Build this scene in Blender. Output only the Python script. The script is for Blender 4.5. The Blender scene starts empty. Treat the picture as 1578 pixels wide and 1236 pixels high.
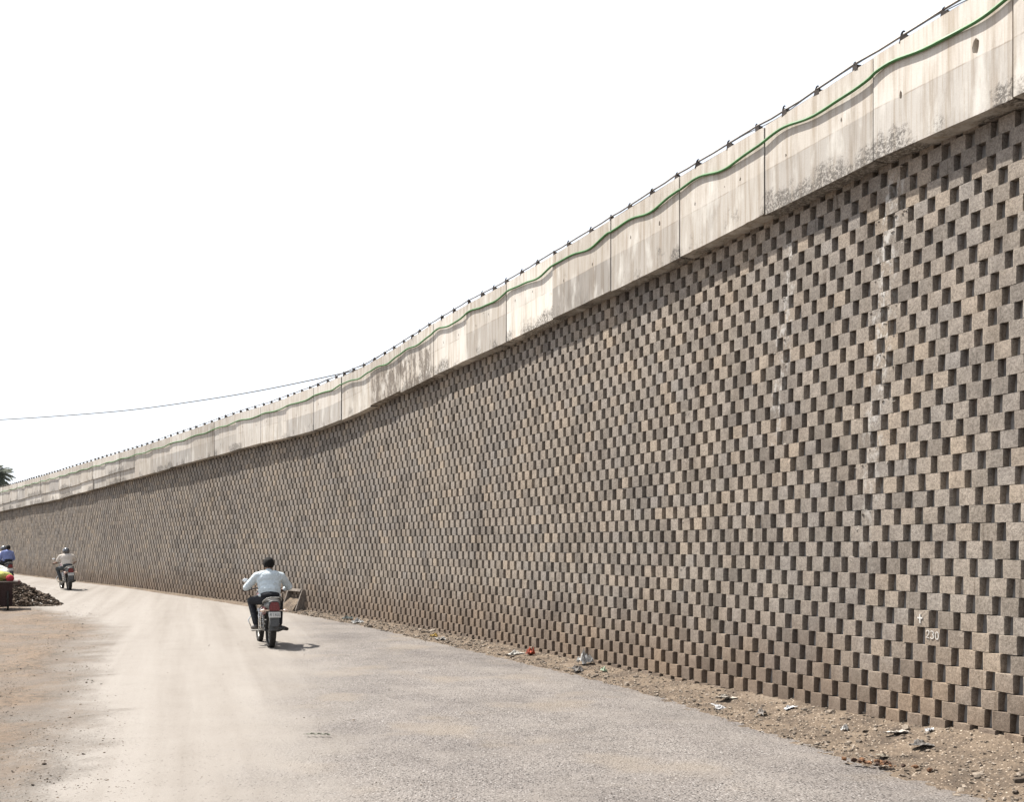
import bpy, bmesh, math, random
import numpy as np
from mathutils import Vector, Matrix, noise as mnoise
from mathutils.geometry import delaunay_2d_cdt

R = math.radians
random.seed(7)
rng = np.random.default_rng(11)
scene = bpy.context.scene
C = scene.collection

# ------------------------------------------------------------------ camera
CAM_H = 1.84
cam_d = bpy.data.cameras.new('camera')
cam = bpy.data.objects.new('camera', cam_d)
C.objects.link(cam)
cam.location = (0, 0, CAM_H)
cam.rotation_euler = (R(90), 0, 0)
cam_d.sensor_width = 36.0
cam_d.lens = 36.0 * 1500 / 1578
cam_d.shift_y = 222 / 1578
cam_d.clip_end = 3000
scene.camera = cam

# ------------------------------------------------------------------ light
SUN_EL = R(58)
SUN_H = Vector((-0.865, 0.502))
world = bpy.data.worlds.new('World')
scene.world = world
world.use_nodes = True
wn = world.node_tree
wn.nodes.clear()
wo = wn.nodes.new('ShaderNodeOutputWorld')
wb = wn.nodes.new('ShaderNodeBackground')
ws = wn.nodes.new('ShaderNodeTexSky')
ws.sky_type = 'NISHITA'
ws.sun_disc = False
ws.sun_elevation = SUN_EL
ws.sun_rotation = math.atan2(SUN_H.x, SUN_H.y)
ws.air_density = 1.0
ws.dust_density = 2.0
ws.ozone_density = 0.5
# thick heat haze: the sky's own colour, mostly washed out to an even white
w_hsv = wn.nodes.new('ShaderNodeHueSaturation')
w_hsv.inputs['Saturation'].default_value = 0.30
w_mix = wn.nodes.new('ShaderNodeMix')
w_mix.data_type = 'RGBA'
w_mix.inputs[0].default_value = 0.72
w_mix.inputs[7].default_value = (2.62, 2.85, 3.25, 1)
wb.inputs['Strength'].default_value = 0.15
wn.links.new(ws.outputs[0], w_hsv.inputs['Color'])
wn.links.new(w_hsv.outputs[0], w_mix.inputs[6])
wn.links.new(w_mix.outputs[2], wb.inputs['Color'])
wn.links.new(wb.outputs[0], wo.inputs['Surface'])

sun_d = bpy.data.lights.new('sun', 'SUN')
sun_d.energy = 5.0
sun_d.angle = R(0.55)
sun_d.color = (1.0, 0.952, 0.885)
sun = bpy.data.objects.new('sun', sun_d)
C.objects.link(sun)
d = Vector((SUN_H.x * math.cos(SUN_EL), SUN_H.y * math.cos(SUN_EL), math.sin(SUN_EL)))
sun.rotation_euler = d.to_track_quat('Z', 'Y').to_euler()
sun.location = d * 50

scene.view_settings.view_transform = 'Standard'
scene.view_settings.look = 'None'
scene.view_settings.gamma = 1.0
scene.view_settings.use_curve_mapping = False
scene.view_settings.exposure = 1.28
scene.cycles.max_bounces = 6

# ------------------------------------------------------------------ helpers
def tag(o, label=None, cat=None, group=None, kind=None):
    if label: o['label'] = label
    if cat: o['category'] = cat
    if group: o['group'] = group
    if kind: o['kind'] = kind
    return o

def empty(name, loc=(0, 0, 0), rz=0.0):
    o = bpy.data.objects.new(name, None)
    C.objects.link(o)
    o.location = loc
    o.rotation_euler = (0, 0, rz)
    o.empty_display_size = 0.2
    return o

def link_mesh(name, me, mat=None, parent=None, loc=None):
    o = bpy.data.objects.new(name, me)
    C.objects.link(o)
    if mat is not None and not me.materials:
        for m in (mat if isinstance(mat, (list, tuple)) else [mat]):
            me.materials.append(m)
    if parent: o.parent = parent
    if loc: o.location = loc
    return o

def pydata(name, verts, faces, mat=None, parent=None, smooth=False, loc=None):
    me = bpy.data.meshes.new(name)
    me.from_pydata([tuple(v) for v in verts], [], [tuple(f) for f in faces])
    me.update()
    if smooth: me.polygons.foreach_set('use_smooth', [True] * len(me.polygons))
    return link_mesh(name, me, mat, parent, loc)

class MB:
    """collects simple solids, then builds one mesh object"""
    def __init__(self):
        self.bm = bmesh.new()
    def box(self, c, s, rot=None, bevel=0.0):
        r = bmesh.ops.create_cube(self.bm, size=1.0)
        M = Matrix.Translation(c) @ (rot.to_4x4() if rot else Matrix()) @ Matrix.Diagonal((s[0], s[1], s[2], 1))
        bmesh.ops.transform(self.bm, matrix=M, verts=r['verts'])
        if bevel:
            es = list({e for v in r['verts'] for e in v.link_edges})
            bmesh.ops.bevel(self.bm, geom=es, offset=bevel, segments=2, affect='EDGES', profile=0.7)
        return self
    def ball(self, c, r, sub=2, rot=None):
        if not isinstance(r, (tuple, list)): r = (r, r, r)
        q = bmesh.ops.create_icosphere(self.bm, subdivisions=sub, radius=1.0)
        M = Matrix.Translation(c) @ (rot.to_4x4() if rot else Matrix()) @ Matrix.Diagonal((r[0], r[1], r[2], 1))
        bmesh.ops.transform(self.bm, matrix=M, verts=q['verts'])
        return self
    def cone(self, a, b, r1, r2=None, seg=12):
        a, b = Vector(a), Vector(b)
        if r2 is None: r2 = r1
        L = (b - a).length
        if L < 1e-6: return self
        q = bmesh.ops.create_cone(self.bm, cap_ends=True, segments=seg, radius1=r1, radius2=r2, depth=L)
        M = Matrix.Translation((a + b) / 2) @ (b - a).to_track_quat('Z', 'Y').to_matrix().to_4x4()
        bmesh.ops.transform(self.bm, matrix=M, verts=q['verts'])
        return self
    def tube(self, pts, r, seg=8, closed=False):
        pts = [Vector(p) for p in pts]
        n = len(pts)
        rs = r if isinstance(r, (list, tuple)) else [r] * n
        rings = []
        prev = None
        for i, p in enumerate(pts):
            if closed: t = pts[(i + 1) % n] - pts[i - 1]
            else: t = pts[min(i + 1, n - 1)] - pts[max(i - 1, 0)]
            t.normalize()
            if prev is None:
                up = Vector((0, 0, 1)) if abs(t.z) < 0.9 else Vector((1, 0, 0))
                u = t.cross(up).normalized()
            else:
                u = (prev - t * prev.dot(t)).normalized()
            prev = u
            w = t.cross(u)
            rings.append([self.bm.verts.new(p + (u * math.cos(a) + w * math.sin(a)) * rs[i])
                          for a in [2 * math.pi * k / seg for k in range(seg)]])
        m = n if closed else n - 1
        for i in range(m):
            A, B = rings[i], rings[(i + 1) % n]
            for k in range(seg):
                self.bm.faces.new((A[k], A[(k + 1) % seg], B[(k + 1) % seg], B[k]))
        if not closed:
            self.bm.faces.new(rings[0][::-1])
            self.bm.faces.new(rings[-1])
        return self
    def prism(self, pts, axis, h0, h1):
        """polygon pts (2D) extruded along axis 'x','y' or 'z'"""
        def P(p, h):
            if axis == 'x': return (h, p[0], p[1])
            if axis == 'y': return (p[0], h, p[1])
            return (p[0], p[1], h)
        A = [self.bm.verts.new(P(p, h0)) for p in pts]
        B = [self.bm.verts.new(P(p, h1)) for p in pts]
        n = len(pts)
        self.bm.faces.new(A[::-1]); self.bm.faces.new(B)
        for i in range(n):
            self.bm.faces.new((A[i], A[(i + 1) % n], B[(i + 1) % n], B[i]))
        return self
    def loft(self, secs, close=True):
        """list of equal-length closed loops of points"""
        rings = [[self.bm.verts.new(p) for p in s] for s in secs]
        n = len(rings[0])
        for A, B in zip(rings[:-1], rings[1:]):
            for k in range(n):
                self.bm.faces.new((A[k], A[(k + 1) % n], B[(k + 1) % n], B[k]))
        if close:
            self.bm.faces.new(rings[0][::-1]); self.bm.faces.new(rings[-1])
        return self
    def build(self, name, mat, parent=None, smooth=True, loc=None, angle=40):
        bm = self.bm
        bmesh.ops.recalc_face_normals(bm, faces=bm.faces)
        me = bpy.data.meshes.new(name)
        bm.to_mesh(me); bm.free()
        if smooth:
            me.polygons.foreach_set('use_smooth', [True] * len(me.polygons))
            me.set_sharp_from_angle(angle=R(angle))
        return link_mesh(name, me, mat, parent, loc)

def copy_tree(o, parent=None):
    c = o.copy()
    C.objects.link(c)
    c.parent = parent
    for ch in list(o.children):
        copy_tree(ch, c)
    return c

def sstep(a, b, x):
    t = min(1.0, max(0.0, (x - a) / (b - a)))
    return t * t * (3 - 2 * t)

def nz(p, seed=0.0):
    return mnoise.noise(Vector((p[0] + seed * 13.7, p[1] - seed * 7.3, p[2] + seed * 3.1)))

# ------------------------------------------------------------------ materials
class NT:
    def __init__(self, name):
        self.mat = bpy.data.materials.new(name)
        self.mat.use_nodes = True
        self.t = self.mat.node_tree
        self.bsdf = self.t.nodes['Principled BSDF']
    def set(self, sock, v):
        if isinstance(v, bpy.types.NodeSocket): self.t.links.new(v, sock)
        else: sock.default_value = v
    def node(self, typ, props=None, ins=None):
        n = self.t.nodes.new(typ)
        for k, v in (props or {}).items(): setattr(n, k, v)
        for k, v in (ins or {}).items(): self.set(n.inputs[k], v)
        return n
    def pos(self):
        return self.node('ShaderNodeNewGeometry').outputs['Position']
    def objc(self):
        return self.node('ShaderNodeTexCoord').outputs['Object']
    def scale(self, vec, s):
        return self.node('ShaderNodeVectorMath', {'operation': 'MULTIPLY'}, {0: vec, 1: s}).outputs[0]
    def noise(self, vec, sc, detail=3.0, rough=0.55, dist=0.0):
        return self.node('ShaderNodeTexNoise', None, {'Vector': vec, 'Scale': sc, 'Detail': detail, 'Roughness': rough, 'Distortion': dist}).outputs['Fac']
    def vor(self, vec, sc, feature='F1', out='Color'):
        return self.node('ShaderNodeTexVoronoi', {'feature': feature}, {'Vector': vec, 'Scale': sc}).outputs[out]
    def math(self, op, a, b=0.0, c=0.0, clamp=False):
        n = self.node('ShaderNodeMath', {'operation': op, 'use_clamp': clamp}, {0: a, 1: b})
        if op in ('MULTIPLY_ADD', 'COMPARE', 'SMOOTH_MIN'): self.set(n.inputs[2], c)
        return n.outputs[0]
    def mr(self, v, a, b, c=0.0, d=1.0, smooth=True):
        return self.node('ShaderNodeMapRange', {'interpolation_type': 'SMOOTHSTEP' if smooth else 'LINEAR'},
                         {'Value': v, 'From Min': a, 'From Max': b, 'To Min': c, 'To Max': d}).outputs[0]
    def ramp(self, fac, stops, interp='LINEAR'):
        n = self.node('ShaderNodeValToRGB', None, {'Fac': fac})
        cr = n.color_ramp
        cr.interpolation = interp
        while len(cr.elements) < len(stops): cr.elements.new(0.5)
        for e, (p, c) in zip(cr.elements, stops):
            e.position = p
            e.color = (c[0], c[1], c[2], 1) if isinstance(c, (tuple, list)) else (c, c, c, 1)
        return n.outputs['Color']
    def mix(self, fac, a, b, blend='MIX'):
        n = self.t.nodes.new('ShaderNodeMix')
        n.data_type = 'RGBA'; n.blend_type = blend
        self.set(n.inputs[0], fac)
        for i, v in ((6, a), (7, b)):
            if isinstance(v, (tuple, list)) and len(v) == 3: v = (*v, 1)
            self.set(n.inputs[i], v)
        return n.outputs[2]
    def xyz(self, vec):
        n = self.node('ShaderNodeSeparateXYZ', None, {0: vec})
        return n.outputs[0], n.outputs[1], n.outputs[2]
    def out(self, color, rough=0.9, bump=None, bstr=0.5, bdist=0.01, metal=0.0, spec=0.3):
        self.set(self.bsdf.inputs['Base Color'], color if not (isinstance(color, tuple) and len(color) == 3) else (*color, 1))
        self.set(self.bsdf.inputs['Roughness'], rough)
        self.set(self.bsdf.inputs['Metallic'], metal)
        self.bsdf.inputs['Specular IOR Level'].default_value = spec
        if bump is not None:
            b = self.node('ShaderNodeBump', None, {'Strength': bstr, 'Distance': bdist, 'Height': bump})
            self.t.links.new(b.outputs[0], self.bsdf.inputs['Normal'])
        return self.mat

def simple_mat(name, col, rough=0.6, metal=0.0, var=0.15, sc=30.0, bump=0.15, spec=0.4, coat=0.0):
    m = NT(name)
    p = m.objc()
    n = m.noise(p, sc, 4)
    c2 = tuple(max(0.0, x * (1 - var)) for x in col)
    c3 = tuple(min(1.0, x * (1 + var)) for x in col)
    colr = m.mix(m.mr(n, 0.3, 0.7), c2, c3)
    m.bsdf.inputs['Coat Weight'].default_value = coat
    return m.out(colr, m.mr(n, 0.3, 0.7, rough * 0.85, min(1, rough * 1.15)), n, bump, 0.004, metal, spec)

# ------------------------------------------------------------------ the wall's line in plan
KS = np.array([0, 8, 14, 20, 28, 38, 55, 80, 100.0])
TH = np.radians([22.0, 26.1, 28.2, 34.5, 40.8, 38.9, 37.5, 45.0, 50.0])
_ds = 0.02
_S = np.arange(-8, 100 + _ds, _ds)
_th = np.interp(_S, KS, TH)
_X = np.cumsum(-np.sin(_th) * _ds)
_Y = np.cumsum(np.cos(_th) * _ds)
_i0 = np.argmin(abs(_S))
_X += 4.076 - _X[_i0]
_Y += 8.16 - _Y[_i0]
BATTER = 0.10
S0, S1 = -5.0, 84.0

def heading(s): return np.interp(s, _S, _th)
def wpt(s, inward=0.0):
    t = heading(s)
    return np.interp(s, _S, _X) + inward * np.cos(t), np.interp(s, _S, _Y) + inward * np.sin(t)
def W(s, inward, z):
    x, y = wpt(s, inward)
    return Vector((float(x), float(y), float(z)))

HT = np.array([(-8, 6.66, 5.60), (0.15, 6.79, 5.72), (1.83, 6.84, 5.80), (3.58, 6.83, 5.79), (5.34, 6.84, 5.75), (7.12, 6.79, 5.71),
               (8.97, 6.74, 5.67), (10.73, 6.70, 5.62), (12.49, 6.69, 5.58), (14.15, 6.64, 5.51), (15.96, 6.49, 5.40),
               (17.70, 6.36, 5.27), (19.46, 6.29, 5.13), (21.21, 6.22, 5.02), (23.07, 6.16, 4.99), (24.92, 6.12, 4.98),
               (26.75, 6.09, 4.92), (30.35, 5.89, 4.75), (34.27, 5.72, 4.58), (36.10, 5.66, 4.50), (41.87, 5.55, 4.30),
               (47.41, 5.43, 4.10), (54.48, 5.36, 4.00), (62.79, 5.26, 3.83), (100, 4.9, 3.4)])
def ptop(s): return np.interp(s, HT[:, 0], HT[:, 1])
def pbot(s): return np.interp(s, HT[:, 0], HT[:, 2])
OVER = 0.225
def pface(s): return BATTER * pbot(s) - OVER          # inward offset of the parapet's outer face

def ground_z(y):
    return 0.17 * sstep(28, 40, y) + 0.003 * max(0.0, min(y, 90) - 40)

# ------------------------------------------------------------------ big materials
def stain_mask(m, pos, s, width, z0, z1, thr):
    """a white lime run that follows one vertical line of the wall"""
    p = W(s, 0.25, 0)
    t = heading(s)
    x, y, z = m.xyz(pos)
    u = m.math('ADD', m.math('MULTIPLY', m.math('SUBTRACT', x, p.x), -math.sin(t)),
               m.math('MULTIPLY', m.math('SUBTRACT', y, p.y), math.cos(t)))
    n = m.noise(m.scale(pos, (1, 1, 0.6)), 5.0, 4)
    u = m.math('ADD', u, m.math('MULTIPLY', m.math('SUBTRACT', n, 0.5), 0.35))
    band = m.mr(m.math('ABSOLUTE', u), width * 0.4, width, 1, 0)
    zz = m.math('MULTIPLY', m.mr(z, z0, z0 + 0.9), m.mr(z, z1 - 0.3, z1, 1, 0))
    brk = m.mr(m.noise(m.scale(pos, (1, 1, 0.55)), 16.0, 6, 0.72), thr, thr + 0.16)
    return m.math('MULTIPLY', m.math('MULTIPLY', band, zz), brk)

def make_block_mat():
    m = NT('cast_block')
    pos = m.pos()
    oi = m.node('ShaderNodeObjectInfo').outputs['Random']
    isl = m.node('ShaderNodeNewGeometry').outputs['Random Per Island']
    rnd = m.math('FRACT', m.math('ADD', m.math('MULTIPLY', oi, 7.31), isl))
    rnd2 = m.math('FRACT', m.math('MULTIPLY', rnd, 17.77))
    c = m.ramp(rnd, [(0.0, (0.158, 0.141, 0.125)), (0.2, (0.205, 0.183, 0.161)), (0.45, (0.246, 0.217, 0.188)),
                     (0.65, (0.222, 0.204, 0.187)), (0.86, (0.278, 0.237, 0.195)), (1.0, (0.184, 0.169, 0.155))])
    big = m.noise(pos, 0.55, 4, 0.6)
    c = m.mix(m.mr(big, 0.35, 0.68), c, m.mix(1.0, c, (1.16, 1.13, 1.08), 'MULTIPLY'))
    pale_ = m.noise(pos, 1.3, 5, 0.65)
    c = m.mix(m.mr(pale_, 0.50, 0.70, 0.0, 0.8), c, m.mix(1.0, c, (0.78, 0.77, 0.77), 'MULTIPLY'))
    drip = m.noise(m.scale(pos, (2.6, 2.6, 0.22)), 1.0, 5, 0.62)
    c = m.mix(m.mr(drip, 0.54, 0.68, 0.0, 0.75), c, m.mix(1.0, c, (0.74, 0.73, 0.72), 'MULTIPLY'))
    med = m.noise(pos, 9.0, 4, 0.6)
    c = m.mix(m.mr(med, 0.25, 0.75, 0.0, 0.6), c, m.mix(1.0, c, (0.70, 0.69, 0.68), 'MULTIPLY'))
    mott = m.noise(pos, 42.0, 5, 0.7)
    c = m.mix(m.mr(mott, 0.36, 0.60, 0.0, 1.0), m.mix(1.0, c, (0.74, 0.73, 0.72), 'MULTIPLY'), m.mix(1.0, c, (1.12, 1.11, 1.10), 'MULTIPLY'))
    # grain and pits
    fine = m.noise(pos, 120.0, 4, 0.7)
    c = m.mix(m.mr(fine, 0.40, 0.60, 0.0, 1.0), m.mix(1.0, c, (0.78, 0.77, 0.76), 'MULTIPLY'), m.mix(1.0, c, (1.16, 1.16, 1.15), 'MULTIPLY'))
    pit = m.vor(pos, 62.0, 'F1', 'Distance')
    pitm = m.math('MULTIPLY', m.mr(pit, 0.10, 0.24, 1, 0), m.mr(m.noise(pos, 26.0, 3), 0.47, 0.60))
    c = m.mix(m.math('MULTIPLY', pitm, 0.75), c, (0.075, 0.062, 0.052))
    # dark runs hanging below some course joints
    x, y, z = m.xyz(pos)
    run = m.noise(m.scale(pos, (14, 14, 1.3)), 1.0, 3)
    c = m.mix(m.math('MULTIPLY', m.mr(run, 0.60, 0.72), m.math('MULTIPLY', rnd2, 0.75)), c, m.mix(1.0, c, (0.50, 0.47, 0.44), 'MULTIPLY'))
    # splashed earth on the lowest courses
    spl = m.math('ADD', z, m.math('MULTIPLY', m.math('SUBTRACT', m.noise(pos, 1.6, 4), 0.5), 0.9))
    c = m.mix(m.mr(spl, 0.15, 1.35, 0.80, 0.0), c, m.mix(0.35, m.mix(1.0, c, (0.66, 0.56, 0.48), 'MULTIPLY'), (0.155, 0.115, 0.085)))
    lime = m.math('MAXIMUM', m.math('MAXIMUM', m.math('MULTIPLY', stain_mask(m, pos, 1.75, 0.17, 1.4, 5.75, 0.455), m.mr(z, 2.0, 4.2, 0.45, 1.0)),
                                    m.math('MULTIPLY', stain_mask(m, pos, 3.30, 0.15, 2.6, 5.6, 0.46), 0.8)),
                  m.math('MULTIPLY', stain_mask(m, pos, 5.15, 0.14, 1.0, 5.3, 0.58), 0.5))
    c = m.mix(m.math('MULTIPLY', lime, 0.75), c, (0.44, 0.42, 0.39))
    bump = m.math('SUBTRACT', m.math('ADD', m.math('MULTIPLY', m.math('ADD', fine, mott), 0.55), m.math('MULTIPLY', med, 0.8)), m.math('MULTIPLY', pitm, 0.8))
    bump = m.math('ADD', bump, m.math('MULTIPLY', lime, 0.8))
    return m.out(c, 0.95, bump, 0.8, 0.008, spec=0.15)
M_BLOCK = make_block_mat()

def make_parapet_mat():
    m = NT('cast_parapet')
    pos = m.pos()
    uv = m.node('ShaderNodeUVMap', {'uv_map': 'panel'}).outputs[0]
    u, v, _ = m.xyz(uv)
    rnd = m.node('ShaderNodeObjectInfo').outputs['Random']
    rnd2 = m.math('FRACT', m.math('MULTIPLY', rnd, 9.37))
    rnd3 = m.math('FRACT', m.math('MULTIPLY', rnd, 31.7))
    c = m.mix(rnd, (0.385, 0.350, 0.306), (0.545, 0.510, 0.462))
    # two pours: the lower half has its own tone
    wob = m.math('ADD', v, m.math('MULTIPLY', m.math('SUBTRACT', m.noise(pos, 6.0, 3), 0.5), 0.02))
    low = m.mr(wob, 0.50, 0.515, 1, 0)
    lowt = m.mix(rnd2, m.mix(1.0, c, (0.66, 0.67, 0.69), 'MULTIPLY'), m.mix(1.0, c, (1.10, 1.10, 1.09), 'MULTIPLY'))
    c = m.mix(low, c, lowt)
    line = m.math('MULTIPLY', m.mr(m.math('ABSOLUTE', m.math('SUBTRACT', wob, 0.508)), 0.002, 0.012, 1, 0), m.mr(m.noise(pos, 4.0, 3), 0.4, 0.6))
    c = m.mix(m.math('MULTIPLY', line, 0.6), c, (0.24, 0.20, 0.16))
    # board marks and rain streaks
    st = m.noise(m.scale(pos, (9, 9, 0.55)), 1.4, 5, 0.6)
    c = m.mix(m.mr(st, 0.42, 0.70, 0.0, 0.75), c, m.mix(1.0, c, (0.66, 0.60, 0.53), 'MULTIPLY'))
    st2 = m.noise(m.scale(pos, (30, 30, 0.8)), 1.6, 3, 0.6)
    c = m.mix(m.mr(st2, 0.52, 0.66, 0.0, 0.5), c, m.mix(1.0, c, (0.80, 0.74, 0.66), 'MULTIPLY'))
    pale = m.noise(m.scale(pos, (3, 3, 1.0)), 1.5, 4)
    c = m.mix(m.mr(pale, 0.50, 0.72, 0, 0.55), c, (0.60, 0.58, 0.535))
    rust = m.noise(m.scale(pos, (6, 6, 0.9)), 1.0, 4)
    c = m.mix(m.math('MULTIPLY', m.mr(rust, 0.58, 0.74), m.mr(v, 0.4, 1.05, 0.10, 0.5)), c, (0.33, 0.245, 0.175))
    # mould and broken skin near the bottom edge
    mo = m.noise(m.scale(pos, (1, 1, 0.8)), 3.2, 6, 0.72)
    mold_h = m.math('MULTIPLY', m.mr(v, -0.05, 0.42, 1, 0), m.mr(rnd3, 0.05, 0.5, 0.55, 1.25))
    patch = m.mr(m.noise(m.scale(pos, (1, 1, 0.5)), 0.75, 3), 0.42, 0.58, 0.30, 1.20)
    mold = m.mr(m.math('ADD', mo, m.math('MULTIPLY', m.math('MULTIPLY', mold_h, patch), 0.27)), 0.62, 0.80)
    pat = m.mr(m.noise(pos, 30.0, 5, 0.75), 0.38, 0.56)
    c = m.mix(m.math('MULTIPLY', m.math('MULTIPLY', mold, pat), 0.85), c, (0.085, 0.076, 0.067))
    # one strongly weathered pair of panels
    x, y, z = m.xyz(pos)
    pw = W(15.95, 0.4, 0); tw = heading(15.95)
    uu = m.math('ADD', m.math('MULTIPLY', m.math('SUBTRACT', x, pw.x), -math.sin(tw)), m.math('MULTIPLY', m.math('SUBTRACT', y, pw.y), math.cos(tw)))
    wzone = m.mr(m.math('ABSOLUTE', uu), 1.55, 1.80, 1, 0)
    wth = m.mr(m.noise(m.scale(pos, (3.0, 3.0, 1.0)), 2.6, 7, 0.75), 0.45, 0.52)
    c = m.mix(m.math('MULTIPLY', m.math('MULTIPLY', wzone, m.mr(v, 0.95, 0.6)), m.math('MULTIPLY', wth, 0.9)), c, (0.135, 0.113, 0.092))
    gst = m.noise(m.scale(pos, (1.0, 1.0, 0.45)), 1.1, 6, 0.7)
    c = m.mix(m.mr(gst, 0.52, 0.70, 0.0, 0.7), c, m.mix(1.0, c, (0.64, 0.63, 0.62), 'MULTIPLY'))
    # pores
    po = m.vor(pos, 38.0, 'F1', 'Distance')
    pm = m.math('MULTIPLY', m.mr(po, 0.05, 0.14, 1, 0), m.mr(m.noise(pos, 7.0, 3), 0.50, 0.62))
    c = m.mix(m.math('MULTIPLY', pm, 0.7), c, (0.17, 0.14, 0.115))
    fine = m.noise(pos, 80.0, 4, 0.65)
    c = m.mix(m.mr(fine, 0.35, 0.65, 0, 0.35), c, m.mix(1.0, c, (0.82, 0.81, 0.80), 'MULTIPLY'))
    bump = m.math('SUBTRACT', m.math('ADD', m.math('MULTIPLY', fine, 0.35), m.math('MULTIPLY', mo, 0.5)), m.math('ADD', m.math('MULTIPLY', pm, 1.0), m.math('MULTIPLY', m.math('MULTIPLY', mold, pat), 0.7)))
    return m.out(c, 0.9, bump, 0.5, 0.008, spec=0.2)
M_PARAPET = make_parapet_mat()

def make_ground_mat(name):
    m = NT(name)
    pos = m.pos()
    flat = m.scale(pos, (1, 1, 0))
    x, y, z = m.xyz(flat)
    wide = m.noise(flat, 0.5, 5, 0.6)
    wide2 = m.noise(flat, 1.7, 5, 0.65)
    wob = m.math('ADD', m.math('MULTIPLY', m.math('SUBTRACT', wide, 0.5), 2.0), m.math('MULTIPLY', m.math('SUBTRACT', wide2, 0.5), 1.1))
    # coarse open-textured asphalt on the wall side, dust swept over the middle
    grain = m.noise(flat, 38.0, 5, 0.75)
    d1 = m.math('ADD', m.math('ADD', x, m.math('MULTIPLY', y, 0.215)), m.math('ADD', wob, m.math('MULTIPLY', m.math('SUBTRACT', grain, 0.5), 2.4)))
    grav = m.mr(d1, -0.9, 0.9)
    far_ = m.math('MULTIPLY', m.math('MAXIMUM', m.math('SUBTRACT', y, 23.0), 0.0), 0.36)
    d2 = m.math('ADD', m.math('ADD', m.math('ADD', x, far_), m.math('MULTIPLY', y, 0.405)), wob)
    dirt = m.mr(m.math('ADD', d2, m.math('MULTIPLY', m.math('SUBTRACT', grain, 0.5), 1.6)), 0.0, -1.3)
    # faint wheel tracks drawn along the road
    along = m.math('ADD', m.math('MULTIPLY', x, 0.95), m.math('MULTIPLY', y, 0.31))
    trk = m.node('ShaderNodeCombineXYZ', None, {0: m.math('MULTIPLY', along, 1.7), 1: m.math('MULTIPLY', y, 0.06), 2: 0.0}).outputs[0]
    track = m.noise(trk, 1.0, 4, 0.6, 0.3)
    fine = m.noise(flat, 150.0, 4, 0.7)
    dv = m.math('ADD', m.math('MULTIPLY', track, 0.55), m.math('ADD', m.math('MULTIPLY', wide2, 0.15), m.math('MULTIPLY', grain, 0.30)))
    dust = m.ramp(dv, [(0.32, (0.140, 0.123, 0.105)), (0.44, (0.190, 0.171, 0.151)), (0.55, (0.218, 0.199, 0.178)), (0.70, (0.240, 0.221, 0.200))])
    # dry earth with grey trodden patches
    sn = m.math('ADD', m.math('MULTIPLY', m.noise(flat, 1.3, 8, 0.72), 0.45), m.math('MULTIPLY', m.noise(flat, 9.0, 6, 0.75), 0.55))
    soil = m.ramp(sn, [(0.34, (0.062, 0.050, 0.040)), (0.44, (0.112, 0.090, 0.070)), (0.52, (0.154, 0.116, 0.086)), (0.59, (0.180, 0.134, 0.096)), (0.70, (0.200, 0.163, 0.130))])
    soil = m.mix(m.mr(m.noise(flat, 0.8, 4), 0.46, 0.62, 0, 0.6), soil, (0.140, 0.120, 0.103))
    # stones showing in the surface
    vo = m.node('ShaderNodeTexVoronoi', {'feature': 'F1'}, {'Vector': flat, 'Scale': 56.0})
    cr_, cg_, cb_ = m.node('ShaderNodeSeparateColor', None, {0: vo.outputs['Color']}).outputs[:3]
    dist = vo.outputs['Distance']
    stone = m.ramp(cr_, [(0.0, (0.016, 0.015, 0.015)), (0.19, (0.046, 0.043, 0.041)), (0.34, (0.136, 0.125, 0.115)), (0.72, (0.184, 0.169, 0.156)), (0.92, (0.230, 0.213, 0.199)), (1.0, (0.34, 0.32, 0.305))])
    binder = m.mix(m.mr(wide2, 0.35, 0.7), (0.128, 0.114, 0.105), (0.178, 0.160, 0.147))
    asph = m.mix(m.mr(dist, 0.38, 0.60), stone, binder)
    ddust = m.mr(m.math('ADD', m.math('MULTIPLY', m.noise(flat, 1.1, 6, 0.7), 0.75), m.math('MULTIPLY', grain, 0.25)), 0.43, 0.70, 0.04, 0.62)
    patch = m.noise(flat, 0.42, 5, 0.62)
    asph = m.mix(m.mr(patch, 0.44, 0.60, 0.0, 0.75), asph, m.mix(1.0, asph, (0.76, 0.755, 0.765), 'MULTIPLY'))
    asph = m.mix(m.mr(m.noise(flat, 0.7, 4), 0.52, 0.68, 0.0, 0.55), asph, (0.190, 0.160, 0.128))
    asph = m.mix(ddust, asph, m.mix(1.0, dust, (0.88, 0.87, 0.875), 'MULTIPLY'))
    c = m.mix(grav, dust, asph)
    c = m.mix(dirt, c, soil)
    # scattered grit over all of it
    v2 = m.node('ShaderNodeTexVoronoi', {'feature': 'F1'}, {'Vector': flat, 'Scale': 30.0})
    gr, gg, gb = m.node('ShaderNodeSeparateColor', None, {0: v2.outputs['Color']}).outputs[:3]
    gmask = m.math('MULTIPLY', m.mr(gr, 0.74, 0.78), m.mr(v2.outputs['Distance'], 0.14, 0.28, 1, 0))
    c = m.mix(m.math('MULTIPLY', gmask, m.math('MULTIPLY_ADD', m.math('MAXIMUM', grav, dirt), 0.5, 0.3)), c, m.ramp(gg, [(0.0, (0.040, 0.034, 0.030)), (0.7, (0.11, 0.093, 0.080)), (1.0, (0.33, 0.31, 0.28))]))
    c = m.mix(m.mr(fine, 0.35, 0.65, 0.0, 0.45), c, m.mix(1.0, c, (0.68, 0.67, 0.66), 'MULTIPLY'))
    dk = m.noise(flat, 0.9, 5, 0.62)
    c = m.mix(m.mr(dk, 0.52, 0.74, 0.0, 0.22), c, m.mix(1.0, c, (0.72, 0.70, 0.69), 'MULTIPLY'))
    h = m.math('ADD', m.math('MULTIPLY', m.math('SUBTRACT', 1.0, dist), m.math('MULTIPLY', grav, m.math('SUBTRACT', 1.0, ddust))), m.math('MULTIPLY', fine, 0.35))
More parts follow.
